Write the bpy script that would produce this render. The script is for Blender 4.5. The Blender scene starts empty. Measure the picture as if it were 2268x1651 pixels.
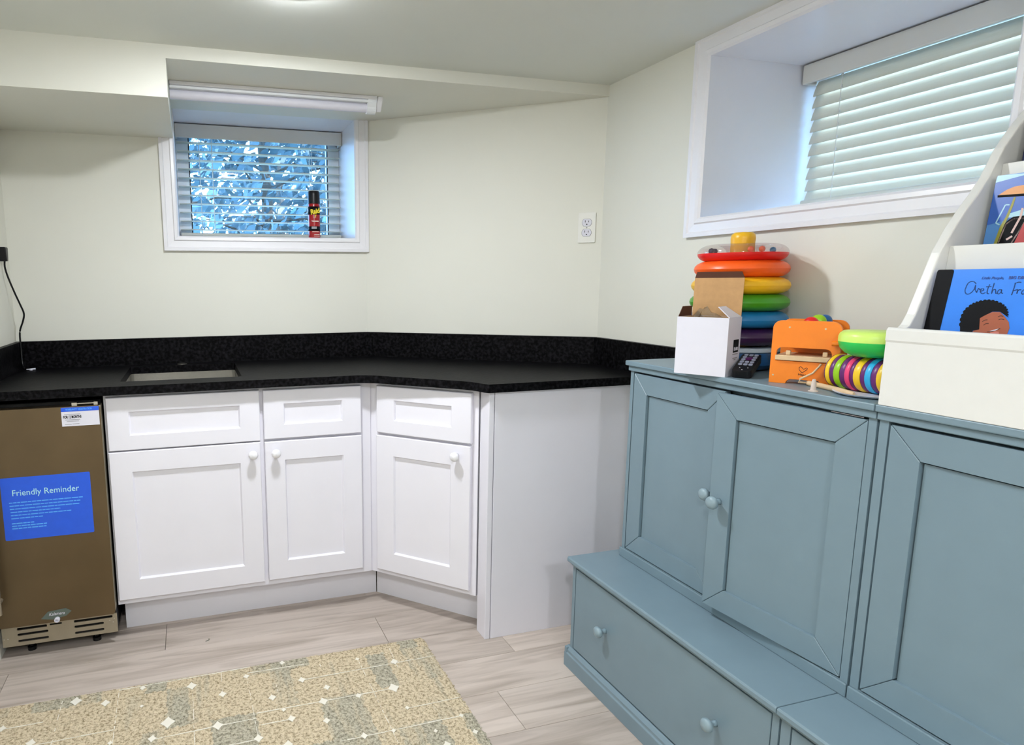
import bpy, bmesh, math, random
from mathutils import Vector, Matrix
from mathutils.geometry import tessellate_polygon
random.seed(7)
SC = bpy.context.scene
COL = SC.collection

# ---------------------------------------------------------------- camera
W, H = 2268, 1651
F, PPX, PPY = 1431.1254, -283.7248, 26.3796
CAM = Vector((-0.7595, -2.8437, 1.2346)); YAW, PITCH, ROLL = 0.2864, -0.1564, -0.0060
fwd = Vector((math.sin(YAW)*math.cos(PITCH), math.cos(YAW)*math.cos(PITCH), math.sin(PITCH)))
rgt = Vector((math.cos(YAW), -math.sin(YAW), 0)); upv = rgt.cross(fwd)
r2 = rgt*math.cos(ROLL) + upv*math.sin(ROLL); u2 = -rgt*math.sin(ROLL) + upv*math.cos(ROLL)
cd = bpy.data.cameras.new('camera'); cam = bpy.data.objects.new('camera', cd); COL.objects.link(cam)
cam.matrix_world = Matrix(((r2.x, u2.x, -fwd.x, CAM.x), (r2.y, u2.y, -fwd.y, CAM.y), (r2.z, u2.z, -fwd.z, CAM.z), (0, 0, 0, 1)))
cd.sensor_fit = 'HORIZONTAL'; cd.sensor_width = 36.0; cd.lens = F/W*36.0
cd.shift_x = -PPX/W; cd.shift_y = PPY/W; cd.clip_start = 0.02
SC.camera = cam

# ---------------------------------------------------------------- world, sun, exposure
SC.view_settings.view_transform = 'Standard'; SC.view_settings.look = 'None'
SC.view_settings.gamma = 1.0; SC.view_settings.use_curve_mapping = False
SC.view_settings.exposure = 0.0
SC.cycles.max_bounces = 7; SC.cycles.diffuse_bounces = 4; SC.cycles.glossy_bounces = 3; SC.cycles.transmission_bounces = 4; SC.cycles.transparent_max_bounces = 8
SC.cycles.caustics_reflective = False; SC.cycles.caustics_refractive = False
wd = bpy.data.worlds.new('sky'); SC.world = wd; wd.use_nodes = True
bg = wd.node_tree.nodes['Background']; bg.inputs[0].default_value = (0.27, 0.57, 1.0, 1); bg.inputs[1].default_value = 16.0
sd = bpy.data.lights.new('sun', 'SUN'); sd.energy = 11.0; sd.color = (1.0, 0.93, 0.78); sd.angle = 0.009
sun = bpy.data.objects.new('sun', sd); COL.objects.link(sun)
sun.rotation_euler = Vector((-1.0, 0.12, -0.46)).to_track_quat('-Z', 'Y').to_euler()
LAMP_E = 460.0
LAMPS = [(-0.475, -1.135), (-0.80, -3.00), (-0.25, -3.75)]

# ---------------------------------------------------------------- helpers
def mat(name, col, rough=0.5, metal=0.0, var=0.04, scale=40.0, bump=0.0, bscale=200.0, coat=0.0, spec=0.5, alpha=None, emit=None, transl=0.0, rnd=0.0):
    m = bpy.data.materials.new(name); m.use_nodes = True
    nt = m.node_tree; N = nt.nodes; L = nt.links
    b = N['Principled BSDF']
    b.inputs['Roughness'].default_value = rough; b.inputs['Metallic'].default_value = metal
    b.inputs['Specular IOR Level'].default_value = spec
    if coat: b.inputs['Coat Weight'].default_value = coat
    tc = N.new('ShaderNodeTexCoord'); nz = N.new('ShaderNodeTexNoise'); nz.inputs['Scale'].default_value = scale; nz.inputs['Detail'].default_value = 3
    L.new(tc.outputs['Object'], nz.inputs['Vector'])
    rp = N.new('ShaderNodeValToRGB')
    c = Vector(col)
    rp.color_ramp.elements[0].position = 0.3; rp.color_ramp.elements[1].position = 0.7
    rp.color_ramp.elements[0].color = (*(c*(1-var)), 1); rp.color_ramp.elements[1].color = (*[min(1, x*(1+var)) for x in c], 1)
    L.new(nz.outputs['Fac'], rp.inputs['Fac'])
    out = rp.outputs['Color']
    if rnd:
        oi = N.new('ShaderNodeObjectInfo'); hs = N.new('ShaderNodeHueSaturation')
        mr = N.new('ShaderNodeMapRange'); mr.inputs[3].default_value = 1-rnd; mr.inputs[4].default_value = 1+rnd
        L.new(oi.outputs['Random'], mr.inputs[0]); L.new(mr.outputs[0], hs.inputs['Value']); L.new(out, hs.inputs['Color']); out = hs.outputs['Color']
    L.new(out, b.inputs['Base Color'])
    if bump:
        n2 = N.new('ShaderNodeTexNoise'); n2.inputs['Scale'].default_value = bscale; L.new(tc.outputs['Object'], n2.inputs['Vector'])
        bp = N.new('ShaderNodeBump'); bp.inputs['Strength'].default_value = bump; bp.inputs['Distance'].default_value = 0.002
        L.new(n2.outputs['Fac'], bp.inputs['Height']); L.new(bp.outputs[0], b.inputs['Normal'])
    if emit: b.inputs['Emission Color'].default_value = (*emit[0], 1); b.inputs['Emission Strength'].default_value = emit[1]
    if transl:
        tr = N.new('ShaderNodeBsdfTranslucent'); mx = N.new('ShaderNodeMixShader'); mx.inputs[0].default_value = transl
        L.new(out, tr.inputs['Color']); L.new(b.outputs[0], mx.inputs[1]); L.new(tr.outputs[0], mx.inputs[2]); L.new(mx.outputs[0], N['Material Output'].inputs[0])
    return m

def clear_mat(name, tint=(1, 1, 1), gloss=0.08, rough=0.02):
    m = bpy.data.materials.new(name); m.use_nodes = True; nt = m.node_tree; N = nt.nodes; L = nt.links
    for n in list(N):
        if n.type == 'BSDF_PRINCIPLED': N.remove(n)
    t = N.new('ShaderNodeBsdfTransparent'); g = N.new('ShaderNodeBsdfGlossy'); mx = N.new('ShaderNodeMixShader')
    nz = N.new('ShaderNodeTexNoise'); nz.inputs['Scale'].default_value = 6; rp = N.new('ShaderNodeMapRange')
    rp.inputs[3].default_value = gloss*0.8; rp.inputs[4].default_value = gloss*1.2
    L.new(nz.outputs['Fac'], rp.inputs[0]); L.new(rp.outputs[0], mx.inputs[0])
    t.inputs[0].default_value = (*tint, 1); g.inputs['Roughness'].default_value = rough
    L.new(t.outputs[0], mx.inputs[1]); L.new(g.outputs[0], mx.inputs[2]); L.new(mx.outputs[0], N['Material Output'].inputs[0])
    return m

class MB:
    def __init__(s): s.v = []; s.f = []; s.mi = []; s.cur = 0
    def add(s, vs, fs):
        o = len(s.v); s.v += [tuple(x) for x in vs]; s.f += [tuple(i+o for i in f) for f in fs]; s.mi += [s.cur]*len(fs); return s
    def box(s, x0, x1, y0, y1, z0, z1):
        if x0 > x1: x0, x1 = x1, x0
        if y0 > y1: y0, y1 = y1, y0
        if z0 > z1: z0, z1 = z1, z0
        return s.add([(x0,y0,z0),(x1,y0,z0),(x1,y1,z0),(x0,y1,z0),(x0,y0,z1),(x1,y0,z1),(x1,y1,z1),(x0,y1,z1)],
                     [(0,3,2,1),(4,5,6,7),(0,1,5,4),(1,2,6,5),(2,3,7,6),(3,0,4,7)])
    def prism(s, poly, axis, a0, a1, holes=()):
        loops = [list(poly)] + [list(h) for h in holes]
        def P(p, a):
            return (p[0], p[1], a) if axis == 'z' else (p[0], a, p[1]) if axis == 'y' else (a, p[0], p[1])
        flat = [p for l in loops for p in l]
        tris = tessellate_polygon([[Vector((p[0], p[1], 0)) for p in l] for l in loops])
        n = len(flat); vs = [P(p, a0) for p in flat] + [P(p, a1) for p in flat]; fs = []
        for t in tris: fs.append(tuple(t)); fs.append(tuple(i+n for i in reversed(t)))
        k = 0
        for l in loops:
            m = len(l)
            for i in range(m): j = (i+1) % m; fs.append((k+i, k+j, k+j+n, k+i+n))
            k += m
        return s.add(vs, fs)
    def lathe(s, prof, n=24, c=(0,0,0), axis='z'):
        vs = []; fs = []
        for (r, h) in prof:
            for i in range(n):
                a = 2*math.pi*i/n; x, y = r*math.cos(a), r*math.sin(a)
                p = (x, y, h) if axis == 'z' else (x, h, y) if axis == 'y' else (h, x, y)
                vs.append((p[0]+c[0], p[1]+c[1], p[2]+c[2]))
        for k in range(len(prof)-1):
            for i in range(n): j = (i+1) % n; fs.append((k*n+i, k*n+j, (k+1)*n+j, (k+1)*n+i))
        if prof[0][0] > 1e-6: fs.append(tuple(range(n))[::-1])
        if prof[-1][0] > 1e-6: fs.append(tuple((len(prof)-1)*n+i for i in range(n)))
        return s.add(vs, fs)
    def tube(s, pts, r, n=8, cap=True):
        pts = [Vector(p) for p in pts]; vs = []; fs = []; up = Vector((0, 0, 1))
        rr = r if isinstance(r, (list, tuple)) else [r]*len(pts)
        for k, p in enumerate(pts):
            d = (pts[min(k+1, len(pts)-1)] - pts[max(k-1, 0)])
            if d.length < 1e-9: d = Vector((0,0,1))
            d.normalize()
            if abs(d.dot(up)) > 0.98: up = Vector((1, 0, 0)) if abs(d.x) < .9 else Vector((0, 1, 0))
            a = d.cross(up).normalized(); b = d.cross(a).normalized()
            for i in range(n):
                t = 2*math.pi*i/n; vs.append(p + (a*math.cos(t) + b*math.sin(t))*rr[k])
        for k in range(len(pts)-1):
            for i in range(n): j = (i+1) % n; fs.append((k*n+i, k*n+j, (k+1)*n+j, (k+1)*n+i))
        if cap: fs.append(tuple(range(n))); fs.append(tuple((len(pts)-1)*n+i for i in range(n))[::-1])
        return s.add(vs, fs)
    def ribbon(s, pts, w, y=0.0, t=0.0004):
        # flat stroke in the local x,z plane facing -y
        pts = [Vector((p[0], 0, p[1])) for p in pts]; vs = []; fs = []
        for k, p in enumerate(pts):
            d = (pts[min(k+1, len(pts)-1)] - pts[max(k-1, 0)]); d = d.normalized() if d.length > 1e-9 else Vector((1,0,0))
            nrm = Vector((-d.z, 0, d.x))*w/2
            vs += [(p.x+nrm.x, y-t, p.z+nrm.z), (p.x-nrm.x, y-t, p.z-nrm.z)]
        for k in range(len(pts)-1): fs.append((2*k, 2*k+1, 2*k+3, 2*k+2))
        return s.add(vs, fs)
    def mesh(s, name):
        me = bpy.data.meshes.new(name); me.from_pydata(s.v, [], s.f)
        bm = bmesh.new(); bm.from_mesh(me); bmesh.ops.recalc_face_normals(bm, faces=bm.faces); bm.to_mesh(me); bm.free()
        for p, i in zip(me.polygons, s.mi): p.material_index = i
        me.update(); return me

def obj(name, mb, m, parent=None, bevel=0.0, smooth=False, loc=None, rot=None, seg=2):
    me = mb.mesh(name) if isinstance(mb, MB) else mb
    ms = m if isinstance(m, (list, tuple)) else [m]
    if len(me.materials) == 0:
        for x in ms: me.materials.append(x)
    o = bpy.data.objects.new(name, me); COL.objects.link(o)
    if parent: o.parent = parent
    if loc is not None: o.location = loc
    if rot is not None: o.rotation_euler = rot
    if bevel:
        b = o.modifiers.new('bevel', 'BEVEL'); b.width = bevel; b.segments = seg; b.limit_method = 'ANGLE'; b.angle_limit = math.radians(40)
    if smooth:
        for p in me.polygons: p.use_smooth = True
        if smooth == 'auto':
            try: me.set_sharp_from_angle(angle=math.radians(40))
            except Exception: pass
    return o

def tag(o, label=None, cat=None, group=None, kind=None):
    if label: o['label'] = label
    if cat: o['category'] = cat
    if group: o['group'] = group
    if kind: o['kind'] = kind
    return o

def thing(name, label, cat, loc, rz=0.0, group=None, kind=None):
    o = bpy.data.objects.new(name, None); COL.objects.link(o); o.empty_display_size = 0.05
    o.location = loc; o.rotation_euler = (0, 0, rz)
    return tag(o, label, cat, group, kind)

def text(name, body, size, m, parent, loc, rot=(math.pi/2, 0, 0), align='CENTER', ext=0.0003, shear=0.0, sx=1.0, bold=0.0):
    cu = bpy.data.curves.new(name, 'FONT'); cu.body = body; cu.size = size; cu.align_x = align; cu.align_y = 'CENTER'
    cu.extrude = ext; cu.shear = shear; cu.offset = bold; cu.resolution_u = 3
    t = bpy.data.objects.new(name, cu); COL.objects.link(t); bpy.context.view_layer.update()
    me = bpy.data.meshes.new_from_object(t.evaluated_get(bpy.context.evaluated_depsgraph_get()))
    bpy.data.objects.remove(t); me.name = name; me.materials.clear(); me.materials.append(m)
    o = bpy.data.objects.new(name, me); COL.objects.link(o); o.parent = parent; o.location = loc; o.rotation_euler = rot; o.scale = (sx, 1, 1)
    return o

def arc(cx, cy, r, a0, a1, n=6):
    return [(cx + r*math.cos(math.radians(a0 + (a1-a0)*i/n)), cy + r*math.sin(math.radians(a0 + (a1-a0)*i/n))) for i in range(n+1)]
def rrect(x0, x1, y0, y1, r, n=4):
    return arc(x0+r, y0+r, r, 180, 270, n) + arc(x1-r, y0+r, r, 270, 360, n) + arc(x1-r, y1-r, r, 0, 90, n) + arc(x0+r, y1-r, r, 90, 180, n)

# ---------------------------------------------------------------- materials
M = {}
M['wall'] = mat('wall_paint', (0.775, 0.765, 0.685), 0.6, var=0.012, scale=3, bump=0.05, bscale=350)
M['ceil'] = mat('ceiling_paint', (0.73, 0.745, 0.69), 0.7, var=0.012, scale=3, bump=0.05, bscale=350)
M['trim'] = mat('trim_gloss_white', (0.82, 0.81, 0.84), 0.3, var=0.01, scale=8)
M['cab'] = mat('cabinet_white', (0.81, 0.795, 0.86), 0.35, var=0.01, scale=8)
M['kick'] = mat('kick_board_white', (0.80, 0.79, 0.85), 0.4, var=0.012, scale=9)
M['gray'] = mat('blue_gray_paint', (0.188, 0.268, 0.315), 0.38, var=0.025, scale=14, bump=0.03, bscale=300)
M['grayknob'] = mat('pale_gray_knob', (0.25, 0.34, 0.385), 0.32, var=0.02)
M['dark'] = mat('dark_gap_shade', (0.006, 0.006, 0.006), 0.8, spec=0.1)  # near-black for joints, and for shade painted into the gray units
M['black'] = mat('black_plastic', (0.006, 0.006, 0.007), 0.35, spec=0.3)
M['steel'] = mat('brushed_steel', (0.62, 0.59, 0.53), 0.28, 1.0, var=0.05, scale=20)
M['sink'] = mat('sink_steel', (0.72, 0.70, 0.66), 0.22, 1.0, var=0.05, scale=12)
M['bronze'] = mat('bronze_steel', (0.155, 0.108, 0.058), 0.40, 0.65, var=0.10, scale=5, bump=0.06, bscale=7)
M['grille'] = mat('grille_steel', (0.42, 0.37, 0.28), 0.4, 0.7, var=0.05, scale=15)
M['blue'] = mat('sticker_blue', (0.018, 0.11, 0.75), 0.35, var=0.03)
M['ltblue'] = mat('sticker_light_blue', (0.10, 0.42, 0.95), 0.4)
M['stext'] = mat('sticker_text_pale', (0.45, 0.80, 0.85), 0.4)
M['paper'] = mat('white_paper', (0.72, 0.71, 0.79), 0.5, var=0.01)
M['ink'] = mat('black_ink', (0.005, 0.005, 0.006), 0.5, spec=0.12)
M['inkgray'] = mat('gray_ink', (0.32, 0.32, 0.34), 0.5)
M['blind'] = mat('blind_slat', (0.70, 0.70, 0.62), 0.4, var=0.01, transl=0.2)
M['valance'] = mat('blind_valance', (0.68, 0.67, 0.62), 0.4, var=0.015, scale=5)
M['vinyl'] = mat('window_vinyl', (0.78, 0.80, 0.82), 0.35, var=0.01)
M['glass'] = clear_mat('window_glass', (0.96, 0.98, 1.0), 0.05)
M['clear'] = clear_mat('clear_plastic', (0.93, 0.90, 0.90), 0.16, 0.05)
M['film'] = clear_mat('plastic_film', (0.93, 0.93, 0.90), 0.22, 0.12)
M['lens'] = mat('lamp_lens', (0.9, 0.9, 0.9), 0.4, emit=((0.905, 0.945, 1.0), LAMP_E))
M['outlet'] = mat('outlet_plastic', (0.82, 0.81, 0.76), 0.3, var=0.01)
M['white'] = mat('white_lacquer', (0.755, 0.745, 0.705), 0.35, var=0.01)
M['wood'] = mat('pale_wood', (0.72, 0.52, 0.31), 0.5, var=0.10, scale=25)
M['orange'] = mat('orange_paint', (0.93, 0.235, 0.012), 0.4, var=0.02)
M['card'] = mat('kraft_cardboard', (0.52, 0.30, 0.13), 0.8, var=0.06, scale=60)
M['brown'] = mat('dark_kraft_edge', (0.09, 0.03, 0.015), 0.8)
def plain(n, c, r=0.35, **k):
    M[n] = mat(n, c, r, var=0.02, **k)
plain('red', (0.72, 0.012, 0.012)); plain('orange_plastic', (0.90, 0.115, 0.010)); plain('yellow', (0.85, 0.47, 0.012)); plain('green', (0.055, 0.30, 0.012))
plain('teal', (0.010, 0.17, 0.40)); plain('purple', (0.035, 0.008, 0.055)); plain('base_blue', (0.008, 0.10, 0.30)); plain('pale_blue', (0.50, 0.62, 0.72))
plain('lime', (0.62, 0.86, 0.17)); plain('kelly', (0.02, 0.56, 0.09)); plain('rust', (0.42, 0.075, 0.02)); plain('violet', (0.13, 0.018, 0.15))
plain('pink', (0.85, 0.06, 0.20)); plain('cyan', (0.03, 0.42, 0.75)); plain('lemon', (0.90, 0.58, 0.02)); plain('apple', (0.32, 0.60, 0.01))
plain('can_red', (0.35, 0.008, 0.012), 0.25); plain('can_yellow', (0.85, 0.68, 0.02)); plain('rubber', (0.62, 0.52, 0.46), 0.6)
plain('book_blue', (0.022, 0.22, 0.83), 0.3); plain('book_navy', (0.01, 0.02, 0.09), 0.35); plain('skin', (0.37, 0.085, 0.028), 0.4); plain('lips', (0.60, 0.18, 0.13), 0.4)
plain('sky_blue', (0.03, 0.12, 0.50), 0.3); plain('pale_sky', (0.40, 0.68, 0.80), 0.3); plain('mid_sky', (0.09, 0.27, 0.62), 0.3); plain('umber', (0.72, 0.27, 0.03), 0.3); plain('olive', (0.33, 0.31, 0.04), 0.4); plain('cherry', (0.50, 0.03, 0.03), 0.3); plain('blush', (0.72, 0.50, 0.45), 0.4)
plain('navy_line', (0.015, 0.06, 0.30), 0.4); plain('button', (0.45, 0.50, 0.66), 0.4); plain('tape', (0.11, 0.14, 0.12), 0.3)
plain('rug_white', (0.78, 0.74, 0.64), 0.9)

def granite():
    m = bpy.data.materials.new('black_granite'); m.use_nodes = True; nt = m.node_tree; N = nt.nodes; L = nt.links; b = N['Principled BSDF']
    tc = N.new('ShaderNodeTexCoord'); v = N.new('ShaderNodeTexVoronoi'); v.inputs['Scale'].default_value = 260
    n = N.new('ShaderNodeTexNoise'); n.inputs['Scale'].default_value = 90; n.inputs['Detail'].default_value = 5
    for x in (v, n): L.new(tc.outputs['Object'], x.inputs['Vector'])
    r1 = N.new('ShaderNodeValToRGB'); e = r1.color_ramp.elements; e[0].position = 0.42; e[0].color = (0.0012, 0.0012, 0.0014, 1); e[1].position = 0.85; e[1].color = (0.017, 0.016, 0.019, 1)
    L.new(n.outputs['Fac'], r1.inputs[0])
    r3 = N.new('ShaderNodeValToRGB'); e = r3.color_ramp.elements; e[0].position = 0.0; e[0].color = (0.10, 0.095, 0.10, 1); e[1].position = 0.11; e[1].color = (0, 0, 0, 1)
    L.new(v.outputs['Distance'], r3.inputs[0])
    mx = N.new('ShaderNodeMix'); mx.data_type = 'RGBA'; mx.blend_type = 'ADD'; mx.inputs[0].default_value = 0.6
    L.new(r1.outputs[0], mx.inputs[6]); L.new(r3.outputs[0], mx.inputs[7]); L.new(mx.outputs[2], b.inputs['Base Color'])
    b.inputs['Roughness'].default_value = 0.42; b.inputs['Specular IOR Level'].default_value = 0.06
    bp = N.new('ShaderNodeBump'); bp.inputs['Strength'].default_value = 0.35; bp.inputs['Distance'].default_value = 0.002
    L.new(n.outputs['Fac'], bp.inputs['Height']); L.new(bp.outputs[0], b.inputs['Normal'])
    return m
M['granite'] = granite()

def plank_mat():
    m = bpy.data.materials.new('gray_oak_plank'); m.use_nodes = True; nt = m.node_tree; N = nt.nodes; L = nt.links; b = N['Principled BSDF']
    tc = N.new('ShaderNodeTexCoord'); oi = N.new('ShaderNodeObjectInfo')
    mp = N.new('ShaderNodeMapping'); mp.inputs['Scale'].default_value = (0.8, 9, 1)
    ad = N.new('ShaderNodeVectorMath'); ad.operation = 'ADD'
    ml = N.new('ShaderNodeVectorMath'); ml.operation = 'SCALE'; ml.inputs[3].default_value = 37.0
    cb = N.new('ShaderNodeCombineXYZ'); L.new(oi.outputs['Random'], cb.inputs[0]); L.new(oi.outputs['Random'], cb.inputs[1]); L.new(oi.outputs['Random'], cb.inputs[2])
    L.new(cb.outputs[0], ml.inputs[0]); L.new(tc.outputs['Object'], mp.inputs['Vector']); L.new(mp.outputs[0], ad.inputs[0]); L.new(ml.outputs[0], ad.inputs[1])
    n = N.new('ShaderNodeTexNoise'); n.inputs['Scale'].default_value = 3.0; n.inputs['Detail'].default_value = 6; n.inputs['Distortion'].default_value = 1.2
    L.new(ad.outputs[0], n.inputs['Vector'])
    rp = N.new('ShaderNodeValToRGB'); e = rp.color_ramp.elements
    e[0].position = 0.25; e[0].color = (0.38, 0.315, 0.26, 1); e[1].position = 0.60; e[1].color = (0.60, 0.515, 0.45, 1)
    L.new(n.outputs['Fac'], rp.inputs[0])
    hs = N.new('ShaderNodeHueSaturation'); mr = N.new('ShaderNodeMapRange'); mr.inputs[3].default_value = 0.86; mr.inputs[4].default_value = 1.10
    L.new(oi.outputs['Random'], mr.inputs[0]); L.new(mr.outputs[0], hs.inputs['Value']); L.new(rp.outputs[0], hs.inputs['Color']); L.new(hs.outputs[0], b.inputs['Base Color'])
    b.inputs['Roughness'].default_value = 0.42
    return m
M['plank'] = plank_mat()

def rug_mat():
    m = bpy.data.materials.new('rug_pile'); m.use_nodes = True; nt = m.node_tree; N = nt.nodes; L = nt.links; b = N['Principled BSDF']
    tc = N.new('ShaderNodeTexCoord')
    n = N.new('ShaderNodeTexNoise'); n.inputs['Scale'].default_value = 110; n.inputs['Detail'].default_value = 5; n.inputs['Roughness'].default_value = 0.8
    L.new(tc.outputs['Object'], n.inputs['Vector'])
    a = N.new('ShaderNodeValToRGB'); e = a.color_ramp.elements; e[0].position = 0.38; e[0].color = (0.24, 0.185, 0.11, 1); e[1].position = 0.54; e[1].color = (0.64, 0.54, 0.38, 1)
    c = N.new('ShaderNodeValToRGB'); e = c.color_ramp.elements; e[0].position = 0.38; e[0].color = (0.17, 0.155, 0.11, 1); e[1].position = 0.56; e[1].color = (0.50, 0.46, 0.355, 1)
    L.new(n.outputs['Fac'], a.inputs[0]); L.new(n.outputs['Fac'], c.inputs[0])
    # woven blocks: a random tint for each cell of an uneven grid, with wobbly cell edges
    wob = N.new('ShaderNodeTexNoise'); wob.inputs['Scale'].default_value = 60; L.new(tc.outputs['Object'], wob.inputs['Vector'])
    ws = N.new('ShaderNodeVectorMath'); ws.operation = 'SCALE'; ws.inputs[3].default_value = 0.03; L.new(wob.outputs['Color'], ws.inputs[0])
    wa = N.new('ShaderNodeVectorMath'); wa.operation = 'ADD'; L.new(tc.outputs['Object'], wa.inputs[0]); L.new(ws.outputs[0], wa.inputs[1])
    mp = N.new('ShaderNodeMapping'); mp.inputs['Scale'].default_value = (16.0, 5.5, 0.0); L.new(wa.outputs[0], mp.inputs['Vector'])
    fl_ = N.new('ShaderNodeVectorMath'); fl_.operation = 'FLOOR'; L.new(mp.outputs[0], fl_.inputs[0])
    wn = N.new('ShaderNodeTexWhiteNoise'); L.new(fl_.outputs[0], wn.inputs['Vector'])
    streak = N.new('ShaderNodeMapping'); streak.inputs['Scale'].default_value = (38, 5, 1); L.new(tc.outputs['Object'], streak.inputs['Vector'])
    n3 = N.new('ShaderNodeTexNoise'); n3.inputs['Scale'].default_value = 1.0; n3.inputs['Detail'].default_value = 2; L.new(streak.outputs[0], n3.inputs['Vector'])
    ad = N.new('ShaderNodeMath'); ad.operation = 'MULTIPLY_ADD'; ad.inputs[1].default_value = 0.75; L.new(n3.outputs['Fac'], ad.inputs[0]); L.new(wn.outputs['Value'], ad.inputs[2])
    k = N.new('ShaderNodeValToRGB'); e = k.color_ramp.elements; e[0].position = 0.78; e[0].color = (0, 0, 0, 1); e[1].position = 1.15 if False else 1.0; e[1].color = (1, 1, 1, 1)
    sc_ = N.new('ShaderNodeMath'); sc_.operation = 'MULTIPLY'; sc_.inputs[1].default_value = 0.86; L.new(ad.outputs[0], sc_.inputs[0]); L.new(sc_.outputs[0], k.inputs[0])
    mx = N.new('ShaderNodeMix'); mx.data_type = 'RGBA'; L.new(k.outputs[0], mx.inputs[0]); L.new(a.outputs[0], mx.inputs[6]); L.new(c.outputs[0], mx.inputs[7])
    L.new(mx.outputs[2], b.inputs['Base Color']); b.inputs['Roughness'].default_value = 0.95; b.inputs['Specular IOR Level'].default_value = 0.1
    return m
M['rug'] = rug_mat()

# ---------------------------------------------------------------- room dimensions
XL = -1.4281; BCX, BCY = 0.7958, -0.5989; ZC, ZS, ZL = 1.9658, 1.9258, 1.8106; YS = -0.6063; XSL = -0.7989; YB = -5.2
def CS(s, o, z=0.0): return (BCX - o, BCY - s, z)
RC = -math.pi/2          # local x -> along the right wall towards the viewer, local -y -> into the room
def struct(name, mb, m, parent=None, **k):
    o = obj(name, mb, m, parent, **k)
    if parent is None: o['kind'] = 'structure'
    return o
# window openings
AX0, AX1, AZ0, AZ1, AD = -0.795, -0.052, 1.429, ZS, 0.40
CS0, CS1, CZ0, CZ1, CD = 0.522, 1.320, 1.432, 1.910, 0.52

# floor planks
fl = struct('floor', MB().box(XL-0.1, BCX+0.1, YB-0.1, 0.1, -0.06, -0.006), M['dark'])
rw = 0.178; y_top = -0.6775 + 4*rw; joints = {3: -0.905, 4: -0.162}; nrow = 0
k = 0
while y_top - k*rw > YB:
    ya, yb = y_top-(k+1)*rw, y_top-k*rw
    ya = max(ya, YB); yb = min(yb, 0.05)
    j = joints.get(k, -1.35 + ((k*0.437+0.11) % 1.0)*1.22)
    xs = []
    x = j
    while x > XL: x -= 1.22
    while x < BCX: xs.append((max(x, XL-0.02), min(x+1.22, BCX+0.02))); x += 1.22
    for a, b_ in xs:
        if b_-a < 0.01 or yb-ya < 0.01: continue
        w, d = (b_-a)-0.0012, (yb-ya)-0.0012
        obj('plank', MB().box(-w/2, w/2, -d/2, d/2, -0.006, 0.0), M['plank'], fl, loc=((a+b_)/2, (ya+yb)/2, 0), bevel=0.0008, seg=1)
    k += 1

# ceiling with lamp cut-outs left plain
struct('ceiling', MB().box(XL-0.1, BCX+0.1, YB-0.1, YS+0.001, ZC, ZC+0.1), M['ceil'])
so = MB().prism([(XL, 0.0), (0, 0), (BCX, BCY), (BCX, YS), (XL, YS)], 'z', ZS, ZC+0.1)
so.box(XL, XSL, YS, 0.0, ZL, ZS)
struct('trim_1', so, M['wall'])
# walls
wb = MB()
EJ = 0.016
wb.box(XL-0.1, AX0-EJ, 0, AD, 0, 2.1); wb.box(AX1+EJ, 0.0, 0, AD, 0, 2.1); wb.box(AX0-EJ, AX1+EJ, 0, AD, 0, AZ0-EJ); wb.box(AX0-EJ, AX1+EJ, 0.0, AD, AZ1+EJ, 2.1)
struct('wall_back', wb, M['wall'])
struct('wall_diagonal', MB().prism([(0, 0), (BCX, BCY), (BCX+0.4, BCY+0.05), (0.5, AD), (0, AD)], 'z', 0, 2.1), M['wall'])
wc = MB()
wc.box(BCX, BCX+CD, BCY-CS0+EJ, BCY, 0, 2.1); wc.box(BCX, BCX+CD, YB, BCY-CS1-EJ, 0, 2.1); wc.box(BCX, BCX+CD, BCY-CS1-EJ, BCY-CS0+EJ, 0, CZ0-EJ); wc.box(BCX, BCX+CD, BCY-CS1-EJ, BCY-CS0+EJ, CZ1+EJ, 2.1)
struct('wall_right', wc, M['wall'])
struct('wall_left', MB().box(XL-0.12, XL, YB, 0.0, 0, 2.1), M['wall'])
struct('wall_front', MB().box(XL-0.12, BCX+CD, YB-0.12, YB, 0, 2.1), M['wall'])
# ground outdoors
M['soil'] = mat('outdoor_ground', (0.16, 0.15, 0.10), 0.9, var=0.3, scale=4)
g = MB(); g.box(-9, 9, AD+0.02, 14, 1.0, 1.22); g.box(BCX+CD+0.02, 9, -9, AD+0.02, 1.0, 1.22)
struct('ground', g, M['soil'])

# ---------------------------------------------------------------- ceiling lamps
for i, (x, y) in enumerate(LAMPS):
    t = thing('ceiling_light', ['round flush ceiling light above the counter corner', 'round flush ceiling light in the middle of the room', 'round flush ceiling light at the far end of the room'][i], 'ceiling light', (x, y, ZC), group='flush ceiling lights')
    obj('trim_ring', MB().lathe([(0.088, 0.0), (0.088, -0.006), (0.070, -0.010), (0.070, 0.0)], 40), M['trim'], t)
    obj('lens', MB().lathe([(0.068, -0.002), (0.068, -0.0115), (0.06, -0.0145), (0.0, -0.016)], 40), M['lens'], t)

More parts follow.
